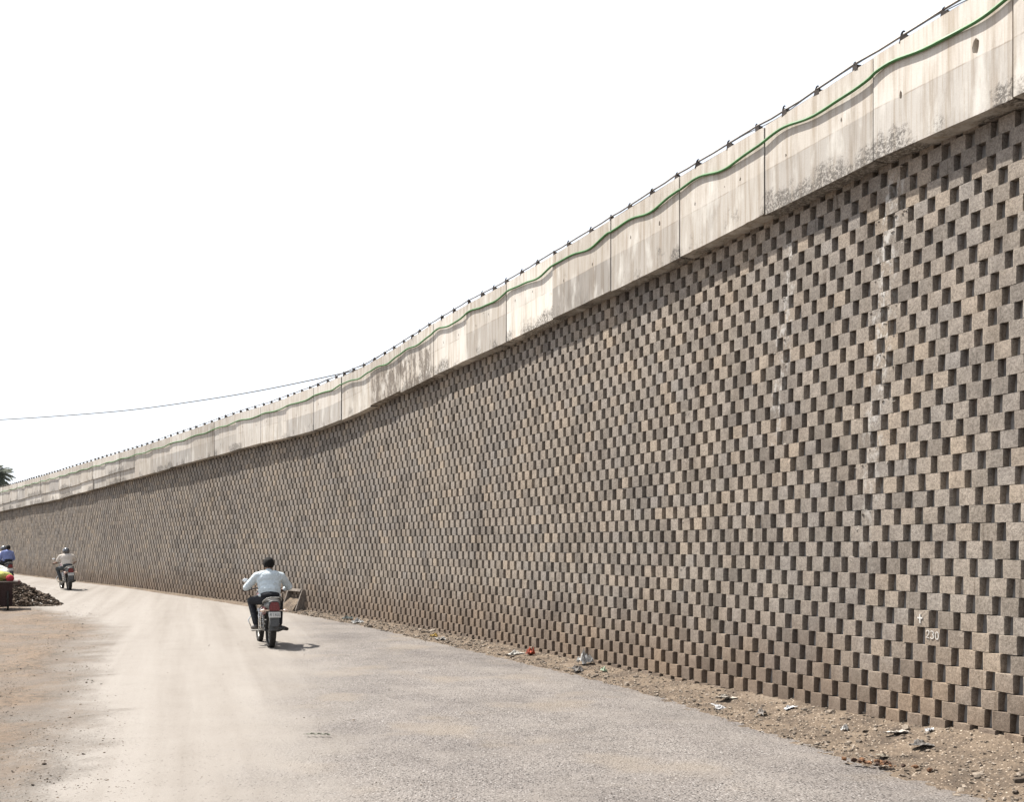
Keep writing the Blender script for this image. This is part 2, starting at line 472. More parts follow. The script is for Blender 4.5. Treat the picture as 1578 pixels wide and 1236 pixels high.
    h = m.math('ADD', h, m.math('ADD', m.math('MULTIPLY', gmask, 0.9), m.math('MULTIPLY', m.noise(flat, 12.0, 6, 0.75), m.math('MULTIPLY_ADD', dirt, 3.2, 0.35))))
    return m.out(c, 0.95, h, 0.8, 0.014, spec=0.15)
M_ROAD = make_ground_mat('dusty_road_surface')
M_GROUND = M_ROAD

def make_soil_mat():
    m = NT('loose_earth')
    pos = m.pos()
    n = m.noise(pos, 3.0, 6, 0.7)
    c = m.ramp(n, [(0.28, (0.052, 0.042, 0.034)), (0.45, (0.098, 0.077, 0.059)), (0.58, (0.140, 0.109, 0.081)), (0.76, (0.178, 0.148, 0.118))])
    vo = m.vor(pos, 48.0, 'F1', 'Color')
    r_, g_, b_ = m.node('ShaderNodeSeparateColor', None, {0: vo}).outputs[:3]
    vd = m.vor(pos, 48.0, 'F1', 'Distance')
    c = m.mix(m.math('MULTIPLY', m.mr(r_, 0.5, 0.75), m.mr(vd, 0.25, 0.5, 0.8, 0)), c, m.ramp(g_, [(0, (0.10, 0.075, 0.055)), (0.6, (0.28, 0.22, 0.165)), (1, (0.50, 0.43, 0.35))]))
    # rusty earth by the clods
    x, y, z = m.xyz(pos)
    fine = m.noise(pos, 110.0, 4, 0.7)
    c = m.mix(m.mr(fine, 0.35, 0.65, 0, 0.5), c, m.mix(1.0, c, (0.65, 0.63, 0.60), 'MULTIPLY'))
    h = m.math('ADD', m.math('MULTIPLY', fine, 0.4), m.math('ADD', m.noise(pos, 22.0, 5, 0.7), m.math('MULTIPLY', m.math('SUBTRACT', 1.0, vd), 0.5)))
    return m.out(c, 1.0, h, 0.8, 0.02, spec=0.1)
M_SOIL = make_soil_mat()

def make_stone_mat(name, dark, light):
    m = NT(name)
    pos = m.pos()
    isl = m.node('ShaderNodeNewGeometry').outputs['Random Per Island']
    c = m.mix(isl, dark, light)
    n = m.noise(pos, 40.0, 4, 0.7)
    c = m.mix(m.mr(n, 0.3, 0.7, 0, 0.6), c, m.mix(1.0, c, (0.6, 0.58, 0.55), 'MULTIPLY'))
    return m.out(c, 0.95, n, 0.6, 0.01, spec=0.15)
M_GRAVEL = make_stone_mat('loose_stone', (0.048, 0.038, 0.030), (0.25, 0.21, 0.17))
M_RUBBLE = make_stone_mat('rubble_stone', (0.034, 0.026, 0.021), (0.155, 0.118, 0.088))
M_CLOD = make_stone_mat('rusty_clod', (0.045, 0.030, 0.024), (0.20, 0.105, 0.055))
M_MORTAR = make_stone_mat('mortar_crust', (0.20, 0.175, 0.145), (0.42, 0.385, 0.345))

# ------------------------------------------------------------------ ground, road
def build_ground():
    xs = list(np.concatenate([[-900, -300, -120, -60], np.arange(-40, 20.1, 2.0), [30, 60, 150, 400, 900]]))
    ys = list(np.concatenate([[-300, -80, -20], np.arange(-8, 60.1, 2.0), [70, 90, 130, 250, 600, 1500]]))
    V = [(x, y, ground_z(y) - 0.02 + (0.012 * nz((x, y, 0)) if abs(x) < 60 and y < 70 else 0)) for y in ys for x in xs]
    n = len(xs)
    F = [(j * n + i, j * n + i + 1, (j + 1) * n + i + 1, (j + 1) * n + i) for j in range(len(ys) - 1) for i in range(n - 1)]
    tag(pydata('ground', V, F, M_GROUND), kind='structure')
build_ground()

def verge_w(s):
    return float(np.interp(s, [-8, -1, 0.5, 2, 5, 12, 18, 22, 26, 40], [1.1, 1.0, 0.98, 0.85, 0.62, 0.66, 0.55, 0.42, 0.28, 0.18]))
def mound(s):
    return float(np.interp(s, [-8, -1, 0.3, 1.0, 2.0, 3.2, 5, 9, 16, 22, 40], [0.26, 0.27, 0.26, 0.18, 0.16, 0.15, 0.085, 0.06, 0.055, 0.04, 0.02]))

def build_road():
    # the wall-side edge runs ragged along the verge, the far side dies into the dirt
    V, F = [], []
    ss = list(np.arange(-5, 12, 0.10)) + list(np.arange(12, 80, 0.4))
    nx = 14
    for s in ss:
        w = verge_w(s)
        e = -(w - 0.06) + 0.05 * nz((s * 2.1, 0.3, 0)) + 0.03 * nz((s * 7.1, 1.3, 0)) + 0.02 * nz((s * 19, 4, 0))
        a = W(s, e, 0)
        lx = -0.405 * a.y - 0.9 + 0.30 * nz((s * 0.9, 5, 0)) + 0.12 * nz((s * 3.3, 2, 0))
        t = heading(s)
        # walk straight out from the wall to the left edge
        width = min(12.0, max(2.5, (a.x - lx) / max(0.35, math.cos(t) - 0.405 * math.sin(t))))
        for k in range(nx + 1):
            p = W(s, e - width * k / nx, 0)
            edge = 1.0 if 0 < k < nx else 0.0
            V.append((p.x, p.y, ground_z(p.y) + 0.010 * edge - (0.018 if not edge else 0.0) + 0.010 * edge * nz((p.x * 0.8, p.y * 0.8, 3))))
    n = nx + 1
    for j in range(len(ss) - 1):
        for i in range(nx):
            F.append((j * n + i, j * n + i + 1, (j + 1) * n + i + 1, (j + 1) * n + i))
    tag(pydata('road', V, F, M_ROAD, smooth=True), kind='structure')
build_road()

def verge_point(s, q):
    """q 0 at the wall .. 1 at the road edge; returns surface point"""
    w = verge_w(s)
    d = -q * w + 0.13 * (1 - q)
    m_ = mound(s)
    q = min(q, 1.5); prof = max(0.0, 1 - q) ** 1.5
    x, y = wpt(s, d)
    x, y = float(x), float(y)
    hgt = m_ * prof + (0.022 * nz((x * 3, y * 3, 0)) + 0.016 * nz((x * 9, y * 9, 1)) + 0.010 * nz((x * 23, y * 23, 2))) * (1 - 0.6 * q) + 0.012 * (1 - q)
    if q > 0.80: hgt -= (q - 0.80) * 0.07 - 0.020 * nz((x * 6, y * 6, 7)) - 0.016 * nz((x * 17, y * 17, 8)) - 0.010 * nz((x * 41, y * 41, 9))
    return Vector((x, y, ground_z(y) + hgt))
def build_verge():
    V, F = [], []
    ss = list(np.arange(-5, 10, 0.035)) + list(np.arange(10, 24, 0.1)) + list(np.arange(24, 80, 0.5))
    nq = 32
    for s in ss:
        wob = 1 + 0.10 * nz((s * 2.3, 8, 0)) + 0.08 * nz((s * 8, 9, 0)) + 0.05 * nz((s * 23, 9, 0))
        for k in range(nq + 1):
            V.append(verge_point(s, k / nq * 1.36 * wob))
    n = nq + 1
    for j in range(len(ss) - 1):
        for i in range(nq):
            F.append((j * n + i, j * n + i + 1, (j + 1) * n + i + 1, (j + 1) * n + i))
    tag(pydata('dirt_verge', V, F, M_SOIL, smooth=True), kind='structure')
build_verge()

def shoulder_z(x, y):
    d2 = x + 0.405 * y + 0.36 * max(0.0, y - 23.0) + 0.45 * nz((x * 0.9, y * 0.9, 3)) + 0.18 * nz((x * 3.1, y * 3.1, 4))
    k = sstep(0.15, -0.9, d2)
    rut = 0.016 * math.sin((x + 0.36 * y) * 5.2 + 0.8 * nz((x * 0.5, y * 0.5, 1)))
    b = 0.030 * nz((x * 1.6, y * 1.6, 5)) + 0.020 * nz((x * 4.7, y * 4.7, 6)) + 0.012 * nz((x * 12, y * 12, 7)) + 0.007 * nz((x * 27, y * 27, 8))
    return ground_z(y) - 0.045 + k * (0.062 + b + rut)
def build_shoulder():
    V, F = [], []
    ys = [4.0]
    while ys[-1] < 31: ys.append(ys[-1] + 0.006 * ys[-1])
    n = 130
    for y in ys:
        x1 = -0.405 * y - 0.36 * max(0.0, y - 23.0) + 0.8
        x0 = -0.60 * y - 1.5 - 0.36 * max(0.0, y - 23.0)
        for i in range(n + 1):
            x = x1 + (x0 - x1) * i / n
            V.append((x, y, shoulder_z(x, y)))
    m_ = n + 1
    for j in range(len(ys) - 1):
        for i in range(n):
            F.append((j * m_ + i, (j + 1) * m_ + i, (j + 1) * m_ + i + 1, j * m_ + i + 1))
    o = tag(pydata('dirt_shoulder', V, F, M_GROUND, smooth=True), kind='structure')
    o.data.flip_normals() if o.data.polygons[0].normal.z < 0 else None
build_shoulder()

def rock_mesh_arrays(seed, sub=1):
    bm = bmesh.new()
    bmesh.ops.create_icosphere(bm, subdivisions=sub, radius=1.0)
    r = random.Random(seed)
    for v in bm.verts:
        v.co *= r.uniform(0.72, 1.2)
        v.co.x *= 1.15; v.co.z *= 0.75
    V = np.array([v.co[:] for v in bm.verts]); F = [tuple(x.index for x in f.verts) for f in bm.faces]
    bm.free()
    return V, F
ROCKS = [rock_mesh_arrays(k) for k in range(8)]
def rot_arr(rx, ry, rz):
    return np.array(Matrix.Rotation(rz, 3, 'Z') @ Matrix.Rotation(ry, 3, 'Y') @ Matrix.Rotation(rx, 3, 'X'))
def scatter(name, items, mat, smooth=False):
    """items: (point, size, flat)"""
    Vs, Fs, off = [], [], 0
    for p, sz, fl in items:
        V, F = ROCKS[random.randrange(8)]
        V = (V * [sz, sz * random.uniform(0.6, 1.0), sz * fl]) @ rot_arr(random.uniform(-.4, .4), random.uniform(-.4, .4), random.uniform(0, 6.28)).T
        Vs.append(V + np.array(p))
        Fs += [tuple(i + off for i in f) for f in F]
        off += len(V)
    return pydata(name, np.vstack(Vs), Fs, mat, smooth=smooth)

def build_gravel():
    it = []
    for k in range(9000):
        s = -4 + 28 * random.random() ** 1.7
        q = random.random() ** 0.8 if random.random() < 0.75 else random.gauss(0.98, 0.13)
        p = verge_point(s, q)
        sz = min(0.050, 0.0068 * math.exp(random.gauss(0, 0.66)) + 0.002)
        if s > 10: sz *= 1.4
        it.append((p + Vector((0, 0, sz * 0.2)), sz, random.uniform(0.5, 1)))
    tag(scatter('gravel', it, M_GRAVEL), 'loose brown gravel and earth crumbs along the foot of the block wall', 'gravel', kind='stuff')
    it = []
    for k in range(9500):                                   # grit lying on the road, mostly dark specks
        y = 5.5 + 26 * random.random() ** 1.5
        x = random.uniform(-0.58 * y - 1.0, 0.16 * y + 1.0) if k < 2500 else -0.43 * y + 0.3 - abs(random.gauss(0, 1.1))
        a = (x + 0.43 * y)
        sz = 0.0040 * math.exp(random.gauss(0, 0.5)) * (1.15 if a < 0 else 1.0)
        it.append((Vector((x, y, max(ground_z(y) + 0.008, shoulder_z(x, y) + 0.002) if y < 30 else ground_z(y) + 0.008)), min(sz, 0.028), 0.8))
    tag(scatter('road_grit', it, M_RUBBLE), 'small dark stones strewn over the dusty road', 'grit', kind='stuff')
build_gravel()

# ------------------------------------------------------------------ retaining wall
PER, CH, BH = 0.27, 0.16, 0.1530
ZOFF = 0.1176 - CH
PHASE = 0.086 - 0.0975
def block_mesh(seed):
    r = random.Random(seed)
    j = lambda a: r.uniform(-a, a)
    # plan outline, x to the viewer's right along the wall, y into the wall
    w = 0.0850
    plan = [(-w - 0.020, 0.15), (-w - 0.020, 0.0155), (-w, 0.0), (-w * 0.33, 0.0), (w * 0.33, 0.0), (w, 0.0), (w, 0.15)]
    zs = [0.0, BH * 0.35, BH * 0.7, BH]
    V = []
    for zi, z in enumerate(zs):
        for i, (x, y) in enumerate(plan):
            edge = zi in (0, 3)
            a = 0.0022
            dx = j(a) if i not in (0, 6) else 0
            dy = (j(0.0004) + (abs(j(0.0022)) if edge else 0)) if 0 < i < 6 else 0
            dz = (j(0.0022) if edge else 0)
            V.append((x + dx, y + dy, z + dz))
    n = len(plan)
    F = []
    for k in range(3):
        for i in range(n - 1):
            F.append((k * n + i, k * n + i + 1, (k + 1) * n + i + 1, (k + 1) * n + i))
    F.append(tuple(3 * n + i for i in range(n)))
    F.append(tuple(n - 1 - i for i in range(n)))
    return np.array(V), F
NVAR = 12
BV = [block_mesh(100 + k) for k in range(NVAR)]
for k in (3, 8):                                            # two chipped variants
    v = BV[k][0]; v[7 * 3 + 5] += (-0.004, 0.007, -0.007)

wall = empty('retaining_wall', W(2, 0, 0))
tag(wall, 'tall grey brown concrete block retaining wall laid with checkerboard gaps along the road', 'wall')
bpy.context.view_layer.update()
WINV = wall.location.copy()

def block_frame(s, z):
    t = float(heading(s))
    p = W(s, BATTER * z, z)
    ex = Vector((math.sin(t), -math.cos(t), 0))             # towards the near end
    ey = Vector((math.cos(t), math.sin(t), 0))              # into the wall
    return p, ex, ey
blocks = []
ncourse = 38
for k in range(ncourse):
    z = ZOFF + k * CH
    i0 = int(math.floor((S0 - PHASE) / PER)); i1 = int((S1 - PHASE) / PER)
    for i in range(i0, i1 + 1):
        s = PHASE + (i + (0.5 if k % 2 else 0)) * PER + random.gauss(0, 0.0042)
        if z > pbot(s) + 0.06: continue
        dep = random.gauss(0, 0.0025) + (0.004 if random.random() < 0.06 else 0)
        tilt = random.gauss(0, 0.006)
        var = random.randrange(NVAR)
        if var in (3, 8) and random.random() < 0.75: var = 0
        blocks.append((s, z + random.gauss(0, 0.0012), dep, tilt, random.gauss(0, 0.010), var))

def on_screen(s, z):
    p = W(s, BATTER * z, z + 0.08)
    px = 789 + 1500 * p.x / p.y if p.y > 0.5 else 1e9
    py = 840 - 1500 * (p.z - CAM_H) / p.y if p.y > 0.5 else 1e9
    return px, py, p.y
score = []
for idx, b in enumerate(blocks):
    px, py, y = on_screen(b[0], b[1])
    vis = px < 1590 and 0 < py < 1150 and b[1] < pbot(b[0]) - 0.1 and b[1] > mound(b[0]) - 0.1
    score.append((y if vis else 1e6, idx))
score.sort()
near = {i for _, i in score[:300]}
bmeshes = []
for k, (V, F) in enumerate(BV):
    me = bpy.data.meshes.new('block')
    me.from_pydata([tuple(v) for v in V], [], F); me.update(); me.materials.append(M_BLOCK)
    bmeshes.append(me)
chalk_blocks = {}
Vs, Fs, off = [], [], 0
for idx, (s, z, dep, tilt, roll, var) in enumerate(blocks):
    p, ex, ey = block_frame(s, z)
    yaw = Matrix.Rotation(roll, 3, 'Z') @ Matrix.Rotation(tilt, 3, 'Y')
    B = Matrix((ex, ey, Vector((0, 0, 1)))).transposed() @ yaw
    o_ = p + ey * dep
    if idx in near:
        o = bpy.data.objects.new('block', bmeshes[var])
        C.objects.link(o)
        o.parent = wall
        o.matrix_local = Matrix.Translation(o_ - WINV) @ B.to_4x4()
        chalk_blocks[idx] = o
    else:
        V, F = BV[var]
        Vs.append(V @ np.array(B).T + np.array(o_ - WINV))
        Fs += [tuple(i + off for i in f) for f in F]
        off += len(V)
o = pydata('block_courses', np.vstack(Vs), Fs, M_BLOCK, wall)
o['kind'] = 'stuff'
# backing behind the gaps
V, F = [], []
ss = np.arange(S0, S1 + 0.2, 0.3)
for s in ss:
    for z in (-0.1, float(pbot(s)) + 0.3):
        V.append(W(s, BATTER * z + 0.070, z) - WINV)
for i in range(len(ss) - 1):
    F.append((2 * i, 2 * i + 2, 2 * i + 3, 2 * i + 1))
M_BACK = simple_mat('backing_concrete', (0.225, 0.213, 0.200), 0.95, 0, 0.3, 8, 0.4, 0.15)
pydata('backing', V, F, M_BACK, wall)

# mortar crumbs sitting on the ledges, thick along the lime runs
it = []
for (s, z, dep, tilt, roll, var) in blocks:
    if s > 14 or z > pbot(s) - 0.1: continue
    dens = 0.035
    nb = 1
    for sc, w, z0, z1, pr in ((1.75, 0.22, 1.5, 5.7, 0.8), (3.30, 0.2, 2.5, 5.3, 0.7), (5.15, 0.2, 1.0, 5.2, 0.3)):
        if abs(s - sc) < w and z0 < z < z1: dens = pr; nb = 3
    if random.random() > dens: continue
    for q in range(nb * 2):
        u = random.uniform(-0.09, 0.09)
        zz = z + BH + random.uniform(-0.006 if nb == 1 else -0.04, 0.004)
        p = W(s + u, BATTER * zz + random.uniform(-0.006, 0.004), zz)
        it.append((p - WINV, random.uniform(0.005, 0.015) * (1.5 if nb == 3 else 1), random.uniform(0.25, 0.7)))
o = scatter('mortar_crust', it, M_MORTAR)
o.parent = wall; o['kind'] = 'stuff'

# chalk marks on two of the blocks
M_CHALK = simple_mat('chalk', (0.46, 0.44, 0.41), 0.95, 0, 0.12, 90, 0.3, 0.1)
def block_at(s, z):
    best = min(chalk_blocks, key=lambda i: (blocks[i][0] - s) ** 2 + (blocks[i][1] + 0.08 - z) ** 2)
    return chalk_blocks[best], best
def chalk(parent, strokes, r=0.0065):
    mb = MB()
    for st in strokes:
        pts = [(x + random.uniform(-.001, .001), -0.0035, z + random.uniform(-.001, .001)) for x, z in st]
        mb.tube(pts, [r * random.uniform(0.75, 1.15) for _ in pts], 6)
    for v in mb.bm.verts: v.co.y = -0.0050 + (v.co.y + 0.0035) * 0.45
    mb.build('chalk_mark', M_CHALK, parent)
b1, i1_ = block_at(0.996, 1.20)
chalk(b1, [[(-0.045, 0.083), (-0.015, 0.081), (0.015, 0.082)], [(-0.016, 0.118), (-0.014, 0.08), (-0.012, 0.035)]], 0.0090)
# the figures sit on the block one course lower and half a step nearer
b2, i2_ = block_at(blocks[i1_][0] - PER / 2, blocks[i1_][1] + 0.08 - CH)
def arc(cx, cz, rx, rz, a0, a1, n=9):
    return [(cx + rx * math.cos(R(a0 + (a1 - a0) * k / (n - 1))), cz + rz * math.sin(R(a0 + (a1 - a0) * k / (n - 1)))) for k in range(n)]
chalk(b2, [arc(-0.055, 0.114, 0.018, 0.020, 170, -35) + [(-0.072, 0.066), (-0.036, 0.064)],
           arc(-0.004, 0.116, 0.017, 0.016, 150, -70) + arc(-0.004, 0.082, 0.020, 0.020, 70, -150),
           arc(0.054, 0.094, 0.019, 0.034, 90, 450, 15)], 0.0048)

# ------------------------------------------------------------------ parapet
parapet = empty('parapet', W(2, pface(2.0), pbot(2.0)))
tag(parapet, 'pale weathered concrete parapet in panels sloping along the top of the block wall', 'parapet')
PINV = parapet.location.copy()
JOINTS = [-5.10, -3.35, -1.60, 0.15, 1.83, 3.58, 5.34, 7.12, 8.97, 10.73, 12.49, 14.15, 15.96, 17.7, 19.46, 21.21, 23.07, 24.92, 26.75, 28.44,
          30.35, 32.33, 34.27, 36.1]
HOLES = {0.15: [(1.28, 0.58, 0.046, 0.084), (0.38, 0.50, 0.020, 0.042)], 1.83: [(1.28, 0.58, 0.014, 0.028), (0.38, 0.54, 0.013, 0.022)],
         3.58: [(1.30, 0.55, 0.015, 0.026), (0.98, 0.57, 0.008, 0.012), (0.35, 0.56, 0.015, 0.028)],
         5.34: [(0.55, 0.60, 0.016, 0.032), (1.30, 0.56, 0.020, 0.040)]}

def build_panel(s0, s1, top_f, bot_f, off_extra, seed, holes, name='panel', thick=0.26):
    r = random.Random(seed)
    ds0, ds1 = s0 + 0.010, s1 - 0.010
    L = ds1 - ds0
    n = max(4, int(L / 0.075)) if s0 < 15 else max(3, int(L / 0.3))
    jit = r.gauss(0, 0.007)
    tz = r.gauss(0, 0.006); bz = r.gauss(0, 0.010)
    def top(s): return float(top_f(s)) + tz + 0.006 * nz((s * 3, seed, 0)) + 0.005 * nz((s * 11, seed, 1)) - 0.03 * max(0, nz((s * 5, seed, 5)) - 0.45)
    def bot(s): return float(bot_f(s)) + bz + 0.006 * nz((s * 4, seed, 2)) + 0.008 * nz((s * 15, seed, 3))
    face = lambda s: float(pface(s)) + off_extra + jit
    # boundary in (s, v) space, v = height over the panel's bottom line
    us = [ds0 + L * i / n for i in range(n + 1)]
    pts, edges = [], []
    for s in us: pts.append((s, bot(s)))
    nb = len(pts)
    for s in reversed(us): pts.append((s, top(s)))
    nt = len(pts)
    edges = [(i, (i + 1) % nt) for i in range(nt)]
    rings = []
    for (hu, hv, rx, rz) in holes:
        st = len(pts)
        cs = s1 - hu; cz = bot(cs) + hv * (top(cs) - bot(cs))
        ring = []
        for k in range(9):
            a = 2 * math.pi * k / 9
            pear = 1.0 - 0.35 * max(0, math.sin(a))
            jj = r.uniform(0.8, 1.15)
            pts.append((cs + rx * math.cos(a) * pear * jj, cz + rz * math.sin(a) * jj)); ring.append(st + k)
        edges += [(ring[k], ring[(k + 1) % 9]) for k in range(9)]
        rings.append((ring, cs, cz, rx, rz))
    res = delaunay_2d_cdt([Vector(p) for p in pts], edges, [], 0, 1e-5)
    pv, pf = res[0], res[2]
    bm = bmesh.new()
    uvl = bm.loops.layers.uv.new('panel')
    def P(s, z, inw): return W(s, face(s) + inw, z) - PINV
    fv = [bm.verts.new(P(v.x, v.y, 0)) for v in pv]
    sv = {b: (v.x, v.y) for b, v in zip(fv, pv)}
    def inside_hole(c):
        for ring, cs, cz, rx, rz in rings:
            poly = [pts[i] for i in ring]
            ins = False
            for a in range(len(poly)):
                (x1, y1), (x2, y2) = poly[a], poly[a - 1]
                if (y1 > c[1]) != (y2 > c[1]) and c[0] < (x2 - x1) * (c[1] - y1) / (y2 - y1) + x1: ins = not ins
            if ins: return True
        return False
    def in_outline(c):
        return bot(c[0]) - 0.004 <= c[1] <= top(c[0]) + 0.004 and ds0 - 1e-4 <= c[0] <= ds1 + 1e-4
    for f in pf:
        cc = [sum(pv[i].x for i in f) / len(f), sum(pv[i].y for i in f) / len(f)]
        if inside_hole(cc) or not in_outline(cc): continue
        try: bm.faces.new([fv[i] for i in f])
        except ValueError: pass
    # pits
    for ring, cs, cz, rx, rz in rings:
        orig = [fv[i] for i in ring]
        dpt = min(0.07, rx * 1.8)
        inn = []
        for i in ring:
            s_, z_ = pts[i]
            b = bm.verts.new(P(cs + (s_ - cs) * 0.55, cz + (z_ - cz) * 0.6, dpt * r.uniform(0.7, 1.1)))
            sv[b] = (s_, z_); inn.append(b)
        for k in range(9):
            try: bm.faces.new((orig[k], orig[(k + 1) % 9], inn[(k + 1) % 9], inn[k]))
            except ValueError: pass
        try: bm.faces.new(inn)
        except ValueError: pass
    # body behind the face
    back = []
    for i in range(nt):
        s_, z_ = pts[i]
        b = bm.verts.new(P(s_, z_, thick)); sv[b] = (s_, z_); back.append(b)
    for i in range(nt):
        a, b = fv[i], fv[(i + 1) % nt]
        try: bm.faces.new((a, b, back[(i + 1) % nt], back[i]))
        except ValueError: pass
    try: bm.faces.new(back[::-1])
    except ValueError: pass
    for f in bm.faces:
        for l in f.loops:
            s_, z_ = sv[l.vert]
            l[uvl].uv = (s_, z_ - float(bot_f(s_)))
    bmesh.ops.recalc_face_normals(bm, faces=bm.faces)
    me = bpy.data.meshes.new(name)
    bm.to_mesh(me); bm.free()
    return link_mesh(name, me, M_PARAPET, parapet)

for k, (a, b) in enumerate(zip(JOINTS[:-1], JOINTS[1:])):
    hl = HOLES.get(a)
    if hl is None:
        rr = random.Random(k)
        hl = [(rr.uniform(0.25, 0.7), rr.uniform(0.48, 0.62), 0.016, 0.034), (rr.uniform(0.95, 1.5), rr.uniform(0.5, 0.65), 0.015, 0.028)]
        if rr.random() < 0.4: hl.append((rr.uniform(0.7, 0.9), rr.uniform(0.6, 0.7), 0.010, 0.016))
    build_panel(a, b, ptop, pbot, 0.0, 10 + k, hl)
s = 36.1
k = 0
mid_f = lambda s: float(pbot(s)) + 0.42
while s < S1:
    e = min(s + 1.9, S1)
    build_panel(s, e, ptop, mid_f, 0.0, 60 + k, [])
    build_panel(s, e, lambda q: mid_f(q) + 0.03, pbot, 0.035, 160 + k, [], 'edge_beam')
    s = e; k += 1

M_FILLER = simple_mat('joint_filler', (0.028, 0.024, 0.021), 0.95, 0, 0.4, 20, 0.4, 0.1)
for a in JOINTS[1:]:
    q = []
    for inw in (0.014, 0.20):
        for (u, zz) in ((-0.0097, float(pbot(a)) + 0.02), (0.0097, float(pbot(a)) + 0.02), (0.0097, float(ptop(a)) - 0.02), (-0.0097, float(ptop(a)) - 0.02)):
            q.append(W(a + u, float(pface(a)) + inw, zz) - PINV)
    pydata('joint_filler', q, [(0, 1, 2, 3), (7, 6, 5, 4), (0, 4, 5, 1), (1, 5, 6, 2), (2, 6, 7, 3), (3, 7, 4, 0)], M_FILLER, parapet)

# road deck behind the parapet
V, F = [], []
M_DECK = simple_mat('deck_asphalt', (0.07, 0.068, 0.065), 0.9)
ss = np.arange(S0, S1 + 0.5, 1.0)
for s in ss:
    z = float(ptop(s)) - 0.85
    V += [W(s, float(pface(s)) + 0.2, z), W(s, float(pface(s)) + 8.0, z)]
for i in range(len(ss) - 1):
    F.append((2 * i, 2 * i + 1, 2 * i + 3, 2 * i + 2))
tag(pydata('flyover_road', V, F, M_DECK), kind='structure')

# ------------------------------------------------------------------ rail, hose, wires
M_RUST = simple_mat('rusted_steel', (0.022, 0.015, 0.012), 0.85, 0.2, 0.4, 40, 0.4)
M_PIPE = simple_mat('grey_pipe', (0.17, 0.155, 0.14), 0.6, 0.5, 0.3, 20, 0.2)
rail = empty('hand_rail', W(2, float(pface(2.0)), float(ptop(2.0))))
tag(rail, 'thin grey pipe carried in rusty hooked brackets along the parapet top', 'rail')
RINV = rail.location.copy()
br_s = [-1.2, -0.55, 0.12, 0.50, 0.92, 1.43, 2.10, 2.69, 3.23, 3.72, 4.27, 4.95, 5.44, 6.03, 6.63, 7.17, 7.75, 8.47, 8.96, 9.56, 10.15, 10.76]
while br_s[-1] < 82: br_s.append(br_s[-1] + 0.57 + random.gauss(0, 0.05))
def bracket_mesh(seed):
    r = random.Random(seed)
    mb = MB()
    # x to the near end, z up: a triangular plate with a curled finger
    plate = [(-0.052, -0.004), (0.052, -0.004), (0.050, 0.030), (0.040, 0.066), (0.018, 0.060), (0.000, 0.072), (-0.010, 0.098), (-0.028, 0.096)]
    mb.prism(plate, 'y', -0.010, 0.050)
    mb.tube([(-0.020, 0, 0.090), (-0.017, 0, 0.106), (-0.006, 0, 0.116), (0.008, 0, 0.117), (0.018, 0, 0.108)], [0.012, 0.011, 0.010, 0.009, 0.007], 6)
    mb.tube([(0.044, 0, 0.004), (0.046, 0, 0.030), (0.038, 0, 0.058)], 0.008, 6)
    me = bpy.data.meshes.new('bracket')
    bmesh.ops.recalc_face_normals(mb.bm, faces=mb.bm.faces)
    mb.bm.to_mesh(me); mb.bm.free()
    me.materials.append(M_RUST)
    return me
brm = [bracket_mesh(1)]
pipe_pts = []
for s in br_s:
    t = float(heading(s))
    ex = Vector((math.sin(t), -math.cos(t), 0)); ey = Vector((math.cos(t), math.sin(t), 0))
    slope = (float(ptop(s - 0.1)) - float(ptop(s + 0.1))) / 0.2
    exs = (ex + Vector((0, 0, slope * 0.5))).normalized()
    B = Matrix((exs, ey, exs.cross(ey))).transposed() @ Matrix.Rotation(random.gauss(0, 0.12), 3, 'Y') @ Matrix.Rotation(random.gauss(0, 0.2), 3, 'Z')
    z = float(ptop(s)) - 0.004
    p = W(s, float(pface(s)) + 0.018, z)
    o = bpy.data.objects.new('bracket', brm[0])
    C.objects.link(o); o.parent = rail
    o.matrix_local = Matrix.Translation(p - RINV) @ B.to_4x4() @ Matrix.Diagonal((0.88, 1, random.uniform(0.78, 0.95), 1))
    pp = W(s, float(pface(s)) + 0.024, z + 0.074 + random.gauss(0, 0.006)) - RINV
    if pipe_pts:
        q = (pipe_pts[-1] + pp) / 2 + Vector((0, 0, -0.006 + random.gauss(0, 0.004)))
        pipe_pts.append(q)
    pipe_pts.append(pp)
MB().tube(pipe_pts, 0.0125, 8).build('pipe', M_PIPE, rail)

M_HOSE = simple_mat('green_hose', (0.055, 0.150, 0.048), 0.55, 0, 0.2, 9, 0.1, 0.3)
hp = []
JA = np.array(JOINTS + [36.1 + 1.9 * i for i in range(1, 26)])
JS = np.concatenate([[0], np.cumsum(np.random.default_rng(4).normal(0, 0.012, len(JA)))])
for s in np.arange(-4.8, 82, 0.07):
    i = int(np.searchsorted(JA, s)) - 1
    i = max(0, min(i, len(JA) - 2))
    fr = (s - JA[i]) / (JA[i + 1] - JA[i])
    amp = (0.038 + 0.014 * nz((i * 1.7, 0, 0))) * float(np.interp(s, [10, 26], [1.0, 0.55]))
    drop = float(np.interp(s, [-5, 10, 25, 80], [0.21, 0.205, 0.275, 0.29]))
    z = float(ptop(s)) - drop + amp * math.sin(2 * math.pi * fr + 2.6) + 0.012 * math.sin(4 * math.pi * fr + i) * float(np.interp(s, [10, 26], [1.0, 0.2]))
    stand = 0.020 + 0.008 * max(0, math.sin(2 * math.pi * fr + 0.8)) + 0.004 * nz((s * 1.3, 2, 0))
    hp.append(W(s, float(pface(s)) - max(0.0185, stand), z))
tag(MB().tube(hp, 0.0175, 8).build('hose', M_HOSE), 'long green plastic hose strung in waves across the concrete parapet', 'hose')

